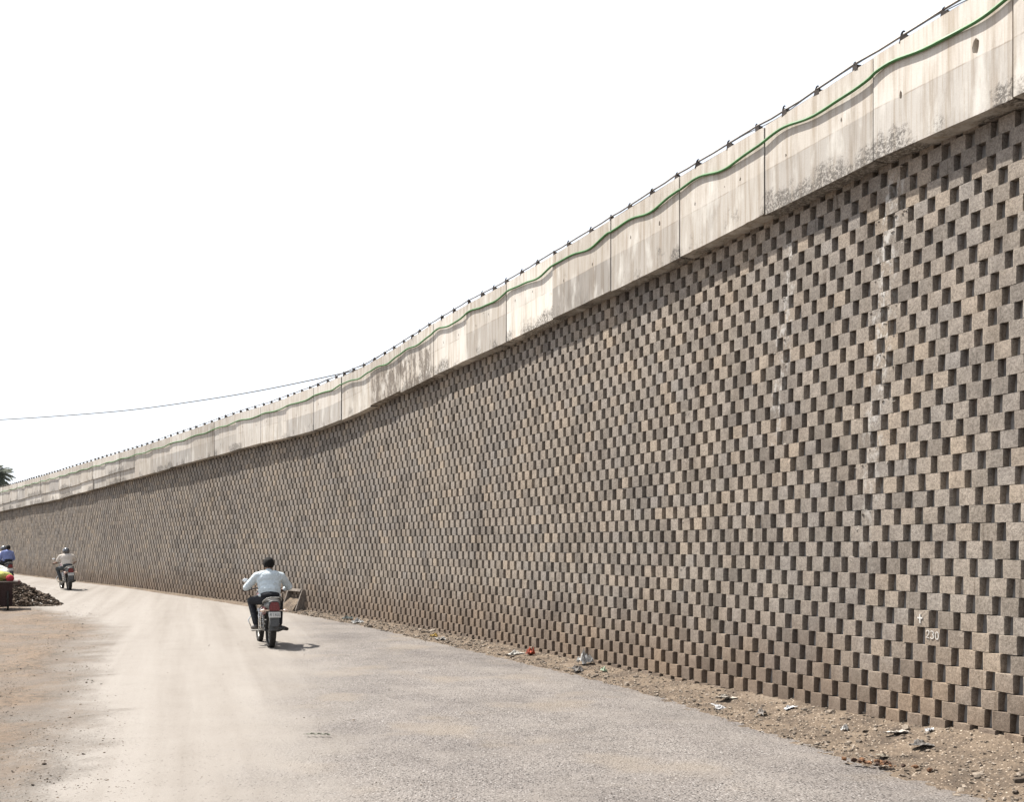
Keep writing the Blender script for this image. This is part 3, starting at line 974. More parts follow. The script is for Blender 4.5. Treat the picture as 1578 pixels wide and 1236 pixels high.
M_WIRE = simple_mat('black_wire', (0.03, 0.03, 0.03), 0.6)
wp = []
for s in np.arange(-0.4, 4.4, 0.06):
    z = float(ptop(s)) + 0.060 - 0.045 * max(0, math.sin((s + 0.4) * 2.1)) ** 2
    wp.append(W(s, float(pface(s)) + 0.020, z))
tag(MB().tube(wp, 0.0050, 5).build('slack_wire', M_WIRE), 'thin black wire sagging below the pipe above the nearest parapet panels', 'wire')
wp = []
for s in np.arange(16.2, 21.5, 0.1):
    z = float(ptop(s)) + 0.058 - 0.040 * max(0, math.sin((s) * 1.5)) ** 2
    wp.append(W(s, float(pface(s)) + 0.020, z))
tag(MB().tube(wp, 0.0060, 5).build('slack_wire', M_WIRE), 'thin black wire tied under the pipe above the blotched weathered panels', 'wire')

def px_point(px, py, y):
    return Vector(((px - 789) / 1500 * y, y, CAM_H + (840 - py) / 1500 * y))
pts = []
for (px, py, y) in ((-420, 665, 92), (-200, 658, 84), (0, 647, 77), (100, 640.5, 74), (200, 632, 71), (300, 618.5, 68), (400, 602, 65), (520, 577, 61.5), (600, 557, 59), (760, 512, 55)):
    pts.append(px_point(px, py, y))
fine = []
for i in range(len(pts) - 1):
    p0, p1, p2, p3 = pts[max(i - 1, 0)], pts[i], pts[i + 1], pts[min(i + 2, len(pts) - 1)]
    for q in range(6):
        t = q / 6
        fine.append(0.5 * ((2 * p1) + (p2 - p0) * t + (2 * p0 - 5 * p1 + 4 * p2 - p3) * t * t + (3 * p1 - p0 - 3 * p2 + p3) * t ** 3))
fine.append(pts[-1])
M_CABLE = simple_mat('overhead_cable', (0.035, 0.035, 0.035), 0.7)
tag(MB().tube(fine, 0.036, 6).build('overhead_cable', M_CABLE), 'single overhead cable crossing the white sky behind the flyover', 'cable')

# ------------------------------------------------------------------ motorcycles
M_BLACK = simple_mat('black_paint', (0.018, 0.018, 0.019), 0.35, 0, 0.2, 20, 0.05, 0.5, 0.3)
M_BLKPL = simple_mat('black_plastic', (0.035, 0.034, 0.033), 0.6, 0, 0.25, 30, 0.1)
M_GREYPL = simple_mat('grey_plastic', (0.055, 0.055, 0.053), 0.55, 0, 0.25, 30, 0.1)
M_MAROON = simple_mat('maroon_paint', (0.10, 0.012, 0.014), 0.3, 0, 0.2, 20, 0.03, 0.5, 0.5)
M_TYRE = simple_mat('tyre_rubber', (0.028, 0.026, 0.024), 0.9, 0, 0.3, 25, 0.4, 0.2)
M_CHROME = simple_mat('chrome', (0.70, 0.69, 0.66), 0.22, 1.0, 0.1, 30, 0.05)
M_STEEL = simple_mat('dull_steel', (0.28, 0.27, 0.25), 0.5, 0.8, 0.25, 30, 0.15)
M_ENGINE = simple_mat('engine_alloy', (0.16, 0.155, 0.15), 0.55, 0.6, 0.3, 30, 0.2)
M_SEAT = simple_mat('seat_vinyl', (0.022, 0.021, 0.020), 0.65, 0, 0.2, 60, 0.3)
M_REDL = simple_mat('red_lens', (0.115, 0.012, 0.014), 0.25, 0, 0.15, 40, 0.1, 0.5, 0.3)
M_ORANGE = simple_mat('orange_lens', (0.55, 0.42, 0.33), 0.3, 0, 0.15, 40, 0.05, 0.5)
M_PLATE = simple_mat('plate_white', (0.52, 0.51, 0.48), 0.6, 0, 0.12, 60, 0.05)
M_INK = simple_mat('plate_ink', (0.03, 0.03, 0.03), 0.7)
M_GLASS = simple_mat('lamp_glass', (0.55, 0.57, 0.58), 0.1, 0.3, 0.05, 10, 0.0)

def circle_pts(c, r, axis='x', n=28):
    out = []
    for k in range(n):
        a = 2 * math.pi * k / n
        out.append((c[0], c[1] + r * math.cos(a), c[2] + r * math.sin(a)))
    return out

def add_wheel(parent, y, z, r, tw, name='wheel'):
    """wheel in the plane x=0; hub and spokes, with the tyre and the rim as sub-parts"""
    mb = MB()
    mb.cone((-0.05, 0, 0), (0.05, 0, 0), 0.035, seg=14)
    for k in range(18):
        a = 2 * math.pi * k / 18
        sx = 0.035 if k % 2 else -0.035
        mb.cone((sx, 0.03 * math.cos(a), 0.03 * math.sin(a)), (0, (r - 0.06) * math.cos(a + 0.15), (r - 0.06) * math.sin(a + 0.15)), 0.0025, seg=5)
    w = mb.build(name, M_STEEL, parent, loc=(0, y, z))
    mb = MB()
    prof = [(-tw * 0.62, r - 0.055), (-tw, r - 0.035), (-tw * 0.9, r - 0.012), (-tw * 0.45, r - 0.001), (0, r), (tw * 0.45, r - 0.001), (tw * 0.9, r - 0.012), (tw, r - 0.035), (tw * 0.62, r - 0.055)]
    secs = []
    n = 36
    for k in range(n + 1):
        a = 2 * math.pi * k / n
        secs.append([(x, q * math.cos(a), q * math.sin(a)) for x, q in prof])
    mb.loft(secs, close=False)
    bmesh.ops.remove_doubles(mb.bm, verts=mb.bm.verts, dist=1e-5)
    # tread blocks
    for k in range(40):
        a = 2 * math.pi * k / 40
        for x in (-0.5 * tw, 0.5 * tw):
            mb.box((x, (r + 0.000) * math.cos(a), (r + 0.000) * math.sin(a)), (tw * 0.7, 0.026, 0.012), Matrix.Rotation(a - math.pi / 2, 3, 'X'))
    mb.build('tyre', M_TYRE, w)
    MB().tube(circle_pts((0, 0, 0), r - 0.060, n=32), 0.015, 8, True).build('rim', M_STEEL, w)
    return w

def make_motorcycle():
    r = 0.300
    b = empty('motorcycle')
    add_wheel(b, 0, r, r, 0.055)
    add_wheel(b, 1.27, r, r, 0.045)
    # frame
    mb = MB()
    mb.tube([(0, 1.02, 0.93), (0, 0.80, 0.84), (0, 0.42, 0.70), (0, 0.15, 0.70), (0, -0.20, 0.74)], 0.020)
    mb.tube([(0, 1.02, 0.88), (0, 0.90, 0.55), (0, 0.82, 0.30)], 0.020)
    for x in (-0.09, 0.09):
        mb.tube([(0, 0.82, 0.30), (x, 0.70, 0.27), (x, 0.40, 0.28), (x, 0.36, 0.42), (x, 0.30, 0.70)], 0.015)
        mb.tube([(x, 0.36, 0.40), (x, 0.10, 0.66), (x, -0.22, 0.76)], 0.012)
    mb.build('frame', M_BLACK, b)
    mb = MB()
    for x in (-0.085, 0.085):
        mb.tube([(x, 0.40, 0.36), (x, 0.20, 0.33), (x, 0.0, r)], 0.020)
    mb.cone((-0.11, 0, r), (0.11, 0, r), 0.012)
    mb.build('swing_arm', M_BLACK, b)
    for x in (-0.125, 0.125):
        sh = MB().cone((x, 0.03, 0.36), (x, 0.13, 0.68), 0.014).build('shock_absorber', M_STEEL, b)
        hel = [(x + 0.028 * math.cos(t * 0.9), 0.045 + 0.07 * t / 50, 0.41 + 0.225 * t / 50 + 0.028 * 0.3 * math.sin(t * 0.9)) for t in range(51)]
        MB().tube(hel, 0.0055, 5).build('spring', M_CHROME, sh)
    # engine
    mb = MB()
    mb.box((0, 0.62, 0.36), (0.24, 0.34, 0.20), bevel=0.035)
    mb.cone((-0.15, 0.66, 0.36), (0.15, 0.66, 0.36), 0.085, seg=18)
    e = mb.build('engine', M_ENGINE, b)
    mb = MB()
    for k in range(8):
        mb.box((0, 0.70 + 0.012 * k, 0.465 + 0.026 * k), (0.19, 0.17, 0.010), Matrix.Rotation(R(-18), 3, 'X'))
    mb.box((0, 0.735, 0.56), (0.12, 0.11, 0.22), Matrix.Rotation(R(-18), 3, 'X'))
    mb.build('cylinder_fins', M_ENGINE, e)
    # tank, seat, panels
    def ring(y, cz, w, h, n=14, p=2.6):
        out = []
        for k in range(n):
            a = 2 * math.pi * k / n
            ca, sa = math.cos(a), math.sin(a)
            out.append((w * math.copysign(abs(ca) ** (2 / p), ca), y, cz + h * math.copysign(abs(sa) ** (2 / p), sa)))
        return out
    MB().loft([ring(0.52, 0.79, 0.07, 0.05), ring(0.58, 0.82, 0.12, 0.085), ring(0.72, 0.86, 0.145, 0.105), ring(0.88, 0.87, 0.135, 0.10), ring(0.98, 0.86, 0.09, 0.07)]).build('fuel_tank', M_MAROON, b)
    MB().loft([ring(-0.26, 0.835, 0.09, 0.03), ring(-0.20, 0.835, 0.115, 0.045), ring(0.05, 0.80, 0.135, 0.05), ring(0.20, 0.775, 0.14, 0.05), ring(0.42, 0.77, 0.11, 0.05), ring(0.55, 0.79, 0.075, 0.045)]).build('seat', M_SEAT, b)
    for x in (-1, 1):
        m_ = MB().loft([[(x * 0.100, 0.42, 0.58), (x * 0.125, 0.42, 0.60), (x * 0.125, 0.42, 0.72), (x * 0.10, 0.42, 0.73)],
                        [(x * 0.115, 0.28, 0.50), (x * 0.150, 0.28, 0.53), (x * 0.150, 0.28, 0.70), (x * 0.11, 0.28, 0.72)],
                        [(x * 0.115, 0.12, 0.54), (x * 0.145, 0.12, 0.57), (x * 0.140, 0.12, 0.71), (x * 0.11, 0.12, 0.73)],
                        [(x * 0.09, -0.05, 0.64), (x * 0.12, -0.05, 0.66), (x * 0.115, -0.05, 0.74), (x * 0.09, -0.05, 0.75)]])
        m_.build('side_panel', M_MAROON, b)
    MB().loft([ring(0.05, 0.74, 0.13, 0.055), ring(-0.15, 0.76, 0.125, 0.075), ring(-0.28, 0.765, 0.115, 0.095), ring(-0.335, 0.755, 0.10, 0.095)]).build('tail_cowl', M_GREYPL, b)
    lens = [(-0.055, 0.825), (0.055, 0.825), (0.075, 0.80), (0.092, 0.70), (0.085, 0.672), (-0.085, 0.672), (-0.092, 0.70), (-0.075, 0.80)]
    mb = MB(); mb.prism(lens, 'y', -0.372, -0.33)
    bmesh.ops.bevel(mb.bm, geom=list(mb.bm.edges), offset=0.008, segments=2, affect='EDGES')
    mb.build('tail_light', M_REDL, b)
    MB().tube([(-0.135, 0.12, 0.80), (-0.145, -0.10, 0.84), (-0.125, -0.27, 0.885), (-0.07, -0.36, 0.905), (0.07, -0.36, 0.905), (0.125, -0.27, 0.885), (0.145, -0.10, 0.84), (0.135, 0.12, 0.80)], 0.013, 8).build('grab_rail', M_STEEL, b)
    for x in (-1, 1):
        st = MB().cone((x * 0.08, -0.29, 0.675), (x * 0.165, -0.30, 0.675), 0.010).ball((x * 0.195, -0.31, 0.675), (0.045, 0.034, 0.027), 2).build('indicator', M_ORANGE, b)
    # rear guard and plate
    mb = MB()
    A, Bp = [], []
    for k in range(9):
        a = R(70 + 105 * k / 8)
        yy, zz = 0.355 * math.cos(a), r + 0.365 * math.sin(a)
        A.append([(-0.075, yy, zz - 0.03), (-0.06, yy, zz), (0.06, yy, zz), (0.075, yy, zz - 0.03), (0.066, yy * 0.97, zz - 0.035), (0.055, yy * 0.975, zz - 0.012), (-0.055, yy * 0.975, zz - 0.012), (-0.066, yy * 0.97, zz - 0.035)])
    mb.loft(A)
    mb.loft([[(-0.085, -0.33, 0.68), (0.085, -0.33, 0.68), (0.085, -0.31, 0.68), (-0.085, -0.31, 0.68)],
             [(-0.080, -0.375, 0.54), (0.080, -0.375, 0.54), (0.080, -0.355, 0.54), (-0.080, -0.355, 0.54)],
             [(-0.072, -0.41, 0.44), (0.072, -0.41, 0.44), (0.072, -0.39, 0.44), (-0.072, -0.39, 0.44)],
             [(-0.045, -0.425, 0.405), (0.045, -0.425, 0.405), (0.045, -0.41, 0.405), (-0.045, -0.41, 0.405)]])
    mb.build('mudguard', M_GREYPL, b)
    pl = MB().box((0, 0, 0), (0.20, 0.006, 0.098), bevel=0.002).build('number_plate', M_PLATE, b, loc=(0, -0.380, 0.605))
    pl.rotation_euler = (R(-14), 0, 0)
    mb = MB()
    rr = random.Random(5)
    for k in range(6):                                       # smudged, unreadable characters
        cx_ = -0.075 + 0.030 * k
        mb.box((cx_ - 0.008, -0.0045, 0.0), (0.005, 0.002, 0.055))
        if rr.random() < 0.8: mb.box((cx_ + 0.008, -0.0045, rr.uniform(-0.01, 0.01)), (0.005, 0.002, rr.uniform(0.03, 0.055)))
        mb.box((cx_, -0.0045, rr.choice((0.025, -0.025, 0.0))), (0.018, 0.002, 0.006))
        mb.box((cx_, -0.0045, rr.choice((0.025, -0.025))), (0.018, 0.002, 0.006))
    mb.build('plate_characters', M_INK, pl, smooth=False)
    # exhaust on the right
    mb = MB()
    mb.tube([(0.06, 0.84, 0.52), (0.09, 0.90, 0.38), (0.12, 0.78, 0.24), (0.14, 0.50, 0.24)], 0.018)
    mb.tube([(0.14, 0.50, 0.24), (0.155, 0.40, 0.27), (0.165, 0.05, 0.32), (0.17, -0.20, 0.36), (0.17, -0.24, 0.365)], [0.02, 0.036, 0.042, 0.040, 0.022], 12)
    mb.build('exhaust', M_BLKPL, b)
    MB().box((-0.105, 0.20, 0.33), (0.02, 0.44, 0.07), bevel=0.01).build('chain_case', M_BLACK, b)
    # left-hand sari guard and foot plate
    mb = MB()
    mb.tube([(-0.15, 0.10, 0.70), (-0.20, 0.06, 0.66), (-0.215, 0.02, 0.50), (-0.20, 0.06, 0.34), (-0.13, 0.12, 0.30)], 0.0085)
    mb.tube([(-0.15, -0.16, 0.70), (-0.20, -0.16, 0.66), (-0.21, -0.16, 0.50), (-0.20, -0.12, 0.36), (-0.13, -0.06, 0.31)], 0.0085)
    for k in range(4): mb.tube([(-0.205, 0.05, 0.62 - 0.075 * k), (-0.208, -0.16, 0.62 - 0.075 * k)], 0.005, 6)
    mb.build('side_guard', M_CHROME, b)
    MB().tube([(-0.12, 0.14, 0.31), (-0.24, 0.12, 0.30), (-0.31, 0.12, 0.29)], 0.012).box((-0.27, 0.13, 0.30), (0.12, 0.07, 0.015), bevel=0.004).build('pillion_step', M_STEEL, b)
    for x in (-1, 1):
        MB().cone((x * 0.10, 0.50, 0.29), (x * 0.24, 0.50, 0.30), 0.014).build('foot_peg', M_BLKPL, b)
    mb = MB()
    mb.tube([(-0.06, 0.92, 0.50), (-0.22, 0.94, 0.50), (-0.27, 0.93, 0.42), (-0.22, 0.91, 0.30), (-0.05, 0.88, 0.27)], 0.012)
    mb.tube([(0.06, 0.92, 0.50), (0.22, 0.94, 0.50), (0.27, 0.93, 0.42), (0.22, 0.91, 0.30), (0.05, 0.88, 0.27)], 0.012)
    mb.build('leg_guard', M_CHROME, b)
    # fork, bars, lamp
    mb = MB()
    for x in (-0.095, 0.095):
        mb.cone((x, 1.27, r), (x, 1.16, 0.58), 0.024)
        mb.cone((x, 1.16, 0.58), (x, 1.01, 0.98), 0.017)
    mb.box((0, 1.03, 0.93), (0.24, 0.07, 0.03), bevel=0.008)
    mb.build('fork', M_STEEL, b)
    A = []
    for k in range(9):
        a = R(35 + 110 * k / 8)
        yy, zz = 1.27 + 0.325 * math.cos(a), r + 0.325 * math.sin(a)
        A.append([(-0.06, yy, zz - 0.025), (-0.045, yy, zz), (0.045, yy, zz), (0.06, yy, zz - 0.025), (0.05, yy, zz - 0.03), (0.04, yy, zz - 0.01), (-0.04, yy, zz - 0.01), (-0.05, yy, zz - 0.03)])
    MB().loft(A).build('front_mudguard', M_BLACK, b)
    hb = MB().tube([(-0.37, 0.82, 0.975), (-0.24, 0.88, 0.995), (-0.12, 0.99, 1.02), (0, 1.01, 1.00), (0.12, 0.99, 1.02), (0.24, 0.88, 0.995), (0.37, 0.82, 0.975)], 0.012).build('handlebar', M_BLKPL, b)
    for x in (-1, 1):
        MB().cone((x * 0.27, 0.867, 0.991), (x * 0.385, 0.813, 0.973), 0.0175, seg=12).build('grip', M_TYRE, hb)
        mr = MB().tube([(x * 0.22, 0.89, 1.00), (x * 0.27, 0.88, 1.09), (x * 0.31, 0.87, 1.14)], 0.006).build('mirror', M_BLKPL, b)
        MB().ball((x * 0.34, 0.865, 1.165), (0.060, 0.016, 0.036), 2).build('mirror_glass', M_GLASS, mr)
        MB().tube([(x * 0.25, 0.905, 0.995), (x * 0.30, 0.915, 0.990), (x * 0.38, 0.895, 0.975)], 0.005, 6).build('lever', M_STEEL, hb)
    hl = MB().ball((0, 1.12, 0.90), (0.105, 0.075, 0.11), 3).build('headlight', M_MAROON, b)
    MB().ball((0, 1.16, 0.90), (0.085, 0.045, 0.088), 2).build('lens', M_GLASS, hl)
    return b

# ------------------------------------------------------------------ people
def fabric(name, col, var=0.10):
    m = NT(name)
    p = m.objc()
    w = m.noise(p, 9.0, 5, 0.6, 1.2)
    f_ = m.noise(p, 160.0, 2)
    c = m.mix(m.mr(w, 0.3, 0.7), tuple(x * (1 - var) for x in col), tuple(min(1, x * (1 + var)) for x in col))
    return m.out(c, 0.9, m.math('ADD', m.math('MULTIPLY', w, 1.0), m.math('MULTIPLY', f_, 0.03)), 0.8, 0.045, spec=0.15)
M_SKIN = simple_mat('skin', (0.155, 0.082, 0.052), 0.55, 0, 0.12, 25, 0.1)
M_SHIRT1 = fabric('pale_blue_shirt', (0.47, 0.525, 0.55))
M_SHIRT2 = fabric('cream_shirt', (0.50, 0.455, 0.405))
M_SHIRT3 = fabric('blue_shirt', (0.15, 0.18, 0.33))
M_SHIRT4 = fabric('white_shirt', (0.55, 0.53, 0.50))
M_TROUS1 = fabric('black_trousers', (0.020, 0.021, 0.024))
M_TROUS2 = fabric('dark_grey_trousers', (0.045, 0.05, 0.052))
M_SHOE = simple_mat('dark_leather', (0.030, 0.024, 0.021), 0.5, 0, 0.3, 40, 0.2)
M_SANDAL = simple_mat('tan_sandal', (0.16, 0.13, 0.09), 0.7)
M_HAIR = simple_mat('black_hair', (0.010, 0.009, 0.008), 0.85, 0, 0.4, 90, 0.6, 0.15)
M_HELM = simple_mat('dark_helmet', (0.035, 0.036, 0.040), 0.25, 0, 0.1, 15, 0.03, 0.5, 0.6)

def make_person(name, mats, pose, voxel, short_sleeve=False):
    """one continuous figure: overlapping solids fused by a voxel remesh, then coloured by nearest limb.
       mats: shirt, trousers, skin, shoes"""
    SH, TR, SK, SO = 0, 1, 2, 3
    caps, balls = [], []                                     # (a, b, ra, rb, mat), (c, r3, mat)
    P = pose
    def v(k): return Vector(P[k])
    def cap(a, b, ra, rb, m): caps.append((Vector(a), Vector(b), ra, rb, m))
    def ball(c, r3, m): balls.append((Vector(c), r3, m))
    pel, bel, che, nek, hd = v('pelvis'), v('belly'), v('chest'), v('neck'), v('head')
    ball(pel, (0.185, 0.145, 0.125), TR)
    ball(pel + Vector((0, -0.03, 0.07)), (0.175, 0.135, 0.08), TR)
    ball(bel, (0.205, 0.140, 0.150), SH)
    ball((bel + che) / 2, (0.212, 0.132, 0.150), SH)
    ball(che, (0.235, 0.132, 0.165), SH)
    ball(che + Vector((0, -0.02, 0.07)), (0.185, 0.100, 0.10), SH)
    ball(bel + Vector((0, -0.01, -0.085)), (0.210, 0.150, 0.050), SH)
    cap(che + Vector((0, 0.01, 0.12)), nek, 0.075, 0.062, SH)
    cap(nek, hd + Vector((0, -0.01, -0.05)), 0.054, 0.052, SK)
    ball(hd, (0.077, 0.096, 0.108), SK)
    ball(hd + Vector((0, 0.035, -0.055)), (0.058, 0.062, 0.062), SK)
    ball(hd + Vector((0, 0.098, -0.018)), (0.013, 0.020, 0.020), SK)
    ball(hd + Vector((0, 0.092, -0.058)), (0.026, 0.012, 0.009), SK)
    for x in (-1, 1):
        ball(hd + Vector((x * 0.080, -0.005, -0.012)), (0.010, 0.020, 0.030), SK)
        k = 'l' if x < 0 else 'r'
        sh, el, wr = v('sho_' + k), v('elb_' + k), v('wri_' + k)
        cap(che + Vector((x * 0.08, 0, 0.10)), sh, 0.082, 0.070, SH)
        cap(sh, sh.lerp(el, 0.55), 0.076, 0.068, SH)
        if short_sleeve:
            cap(sh.lerp(el, 0.55), sh.lerp(el, 0.72), 0.064, 0.064, SH)
            cap(sh.lerp(el, 0.6), el, 0.046, 0.042, SK)
            cap(el, wr, 0.043, 0.029, SK)
        else:
            cap(sh.lerp(el, 0.55), el, 0.068, 0.064, SH)
            cap(el, el.lerp(wr, 0.86), 0.064, 0.045, SH)
            cap(el.lerp(wr, 0.8), wr, 0.030, 0.027, SK)
        # hand closed round the grip (or resting): palm, four fingers, thumb
        hd_dir = Vector(P.get('hand_dir_' + k, (0, 0.9, -0.1))).normalized()
        side = Vector((x, -0.46, -0.15)).normalized()
        palm = wr + hd_dir * 0.045
        cap(wr, palm, 0.027, 0.030, SK)
        ball(palm, (0.040, 0.036, 0.022), SK)
        for q in range(4):
            o_ = side * (0.036 - 0.023 * q)
            ln = (0.026, 0.034, 0.037, 0.032)[q]
            k0 = palm + o_ + hd_dir * 0.028
            k1 = k0 + hd_dir * ln * 0.8 + Vector((0, 0, -0.012))
            k2 = k1 + Vector((0, -0.006, -ln * 0.8))
            k3 = k2 - hd_dir * ln * 0.7
            cap(k0, k1, 0.0100, 0.0095, SK); cap(k1, k2, 0.0095, 0.009, SK); cap(k2, k3, 0.009, 0.008, SK)
        t0 = palm - side * 0.036
        t1 = t0 + hd_dir * 0.022 + Vector((0, 0, -0.018)) - side * 0.008
        t2 = t1 + hd_dir * 0.010 + Vector((0, 0, -0.024)) + side * 0.008
        cap(t0, t1, 0.0125, 0.011, SK); cap(t1, t2, 0.011, 0.009, SK)
        # legs
        hp_, kn, an, to = v('hip_' + k), v('kne_' + k), v('ank_' + k), v('toe_' + k)
        cap(hp_, kn, 0.105, 0.074, TR)
        cap(kn, kn.lerp(an, 0.35), 0.072, 0.066, TR)
        cap(kn.lerp(an, 0.35), an + (kn - an) * 0.06, 0.066, 0.056, TR)
        heel = an + Vector((0, 0, -0.055)) - (to - an).normalized() * 0.035
        cap(an + (kn - an) * 0.05, an + Vector((0, 0, -0.03)), 0.036, 0.038, SO)
        cap(heel, an + Vector((0, 0, -0.04)), 0.036, 0.036, SO)
        cap(heel, heel.lerp(to, 0.6), 0.036, 0.042, SO)
        cap(heel.lerp(to, 0.6), to, 0.042, 0.032, SO)
    mb = MB()
    for a, b_, ra, rb, m_ in caps:
        mb.cone(a, b_, ra, rb, 14)
        mb.ball(a, ra, 2); mb.ball(b_, rb, 2)
    for c, r3, m_ in balls:
        mb.ball(c, r3, 3)
    src = mb.build('figure_source', None, smooth=False)
    md = src.modifiers.new('fuse', 'REMESH')
    md.mode = 'VOXEL'; md.voxel_size = voxel; md.adaptivity = 0
    sm = src.modifiers.new('soften', 'SMOOTH')
    sm.factor = 0.5; sm.iterations = 3
    dg = bpy.context.evaluated_depsgraph_get()
    me = bpy.data.meshes.new_from_object(src.evaluated_get(dg))
    old = src.data
    bpy.data.objects.remove(src); bpy.data.meshes.remove(old)
    nP = len(me.polygons)
    cen = np.empty(nP * 3); me.polygons.foreach_get('center', cen); cen = cen.reshape(-1, 3)
    best = np.full(nP, 1e9); idx = np.zeros(nP, int)
    for a, b_, ra, rb, m_ in caps:
        a_, d_ = np.array(a), np.array(b_ - a)
        L2 = max(1e-9, d_ @ d_)
        t = np.clip(((cen - a_) @ d_) / L2, 0, 1)
        dist = np.linalg.norm(cen - a_ - t[:, None] * d_, axis=1) - (ra + (rb - ra) * t)
        q = dist < best; best[q] = dist[q]; idx[q] = m_
    for c, r3, m_ in balls:
        q_ = (cen - np.array(c)) / np.array(r3)
        ln = np.linalg.norm(q_, axis=1)
        g = np.linalg.norm(q_ / np.array(r3), axis=1)
        dist = ln * (ln - 1) / np.maximum(g, 1e-6)
        q = dist < best; best[q] = dist[q]; idx[q] = m_
    me.materials.clear()
    for m_ in mats: me.materials.append(m_)
    me.polygons.foreach_set('material_index', idx.astype(np.int32))
    me.polygons.foreach_set('use_smooth', [True] * nP)
    me.update()
    me.name = name
    o = link_mesh(name, me)
    for x in (-1, 1):
        MB().ball(hd + Vector((x * 0.030, 0.078, 0.008)), 0.0135, 2).build('eye', M_INK, o)
    return o

def add_hair(o, hd, sc=1.0):
    mb = MB()
    mb.ball(hd + Vector((0, -0.008, 0.012)), (0.088 * sc, 0.108 * sc, 0.114 * sc), 4)
    for v_ in mb.bm.verts:
        d_ = v_.co - hd
        v_.co += d_.normalized() * (0.007 * nz(d_ * 45) + 0.004 * nz(d_ * 120))
        d_ = v_.co - hd
        front = d_.y > 0.045 + 0.10 * max(0, d_.z) * 0 and d_.z < 0.050
        low = d_.z < (-0.060 if d_.y < 0 else -0.02)
        if front or low: v_.co = hd + d_ * 0.72
    mb.build('hair', M_HAIR, o)

def add_helmet(o, hd, mat=None):
    mb = MB()
    mb.ball(hd + Vector((0, -0.008, 0.022)), (0.122, 0.142, 0.135), 4)
    bmesh.ops.delete(mb.bm, geom=[v_ for v_ in mb.bm.verts if v_.co.z < hd.z - 0.075 or (v_.co.y > hd.y + 0.075 and v_.co.z < hd.z + 0.035)], context='VERTS')
    h_ = mb.build('helmet', mat or M_HELM, o)
    so = h_.modifiers.new('shell', 'SOLIDIFY'); so.thickness = 0.012; so.offset = -1
    mb = MB()
    mb.ball(hd + Vector((0, 0.0, 0.015)), (0.126, 0.150, 0.112), 4)
    bmesh.ops.delete(mb.bm, geom=[v_ for v_ in mb.bm.verts if not (v_.co.y > hd.y + 0.055 and hd.z - 0.045 < v_.co.z < hd.z + 0.06)], context='VERTS')
    vz = mb.build('visor', M_BLKPL, h_)
    so = vz.modifiers.new('shell', 'SOLIDIFY'); so.thickness = 0.003

RIDE = dict(pelvis=(0, 0.20, 0.855), belly=(0, 0.235, 1.005), chest=(0, 0.30, 1.19), neck=(0, 0.355, 1.355), head=(0, 0.395, 1.475),
            sho_l=(-0.215, 0.32, 1.262), sho_r=(0.215, 0.32, 1.262), elb_l=(-0.375, 0.44, 1.055), elb_r=(0.385, 0.43, 1.065),
            wri_l=(-0.355, 0.755, 1.010), wri_r=(0.355, 0.755, 1.010), hand_dir_l=(0.1, 0.9, -0.12), hand_dir_r=(-0.1, 0.9, -0.12),
            hip_l=(-0.095, 0.24, 0.845), hip_r=(0.095, 0.24, 0.845), kne_l=(-0.265, 0.635, 0.80), kne_r=(0.25, 0.645, 0.80),
            ank_l=(-0.195, 0.43, 0.385), ank_r=(0.215, 0.40, 0.375), toe_l=(-0.235, 0.61, 0.305), toe_r=(0.365, 0.455, 0.285))

def place(o, x, y, rz, lean=0.0):
    o.location = (x, y, ground_z(y) + 0.010)
    o.rotation_euler = (0, lean, rz)

bike = make_motorcycle()
tag(bike, 'nearest motorcycle, dark maroon with red tail lamp, under the rider in pale blue', 'motorcycle', 'motorcycles riding along the wall')
place(bike, -4.31, 17.38, R(23), R(1.0))
rider = make_person('person', [M_SHIRT1, M_TROUS1, M_SKIN, M_SHOE], RIDE, 0.0068)
tag(rider, 'bareheaded person in a pale blue long sleeved shirt and black trousers riding the nearest motorcycle', 'person')
add_hair(rider, Vector(RIDE['head']), 1.10)
place(rider, -4.31, 17.38, R(23), R(1.0))

bike2 = copy_tree(bike)
tag(bike2, 'dark motorcycle in the middle distance, ridden by the helmeted person in cream', 'motorcycle', 'motorcycles riding along the wall')
place(bike2, -16.60, 36.5, R(36), R(-1.5))
P2 = dict(RIDE); P2.update(elb_l=(-0.33, 0.42, 1.045), elb_r=(0.33, 0.42, 1.045), toe_r=(0.30, 0.55, 0.295), chest=(0, 0.27, 1.19), neck=(0, 0.315, 1.355), head=(0, 0.35, 1.475))
rider2 = make_person('person', [M_SHIRT2, M_TROUS2, M_SKIN, M_SANDAL], P2, 0.011, True)
tag(rider2, 'person in a cream short sleeved shirt and dark helmet riding the middle motorcycle', 'person')
add_helmet(rider2, Vector(P2['head']) - Vector((0, 0, 0.035)))
place(rider2, -16.60, 36.5, R(36), R(-1.5))

bike3 = copy_tree(bike)
tag(bike3, 'farthest dark motorcycle carrying two people behind the loaded cart at the left edge', 'motorcycle', 'motorcycles riding along the wall')
place(bike3, -21.68, 41.8, R(46), R(1))
P3 = dict(RIDE); P3.update(pelvis=(0, 0.36, 0.86), belly=(0, 0.39, 1.01), chest=(0, 0.44, 1.20), neck=(0, 0.47, 1.365), head=(0, 0.50, 1.485),
                           sho_l=(-0.19, 0.45, 1.27), sho_r=(0.19, 0.45, 1.27), elb_l=(-0.33, 0.53, 1.06), elb_r=(0.33, 0.53, 1.06), hip_l=(-0.09, 0.40, 0.85), hip_r=(0.09, 0.40, 0.85))
r3 = make_person('person', [M_SHIRT4, M_TROUS2, M_SKIN, M_SHOE], P3, 0.012)
tag(r3, 'helmeted person in a white shirt steering the farthest motorcycle', 'person')
add_helmet(r3, Vector(P3['head']) - Vector((0, 0, 0.02)))
place(r3, -21.68, 41.8, R(46), R(1))
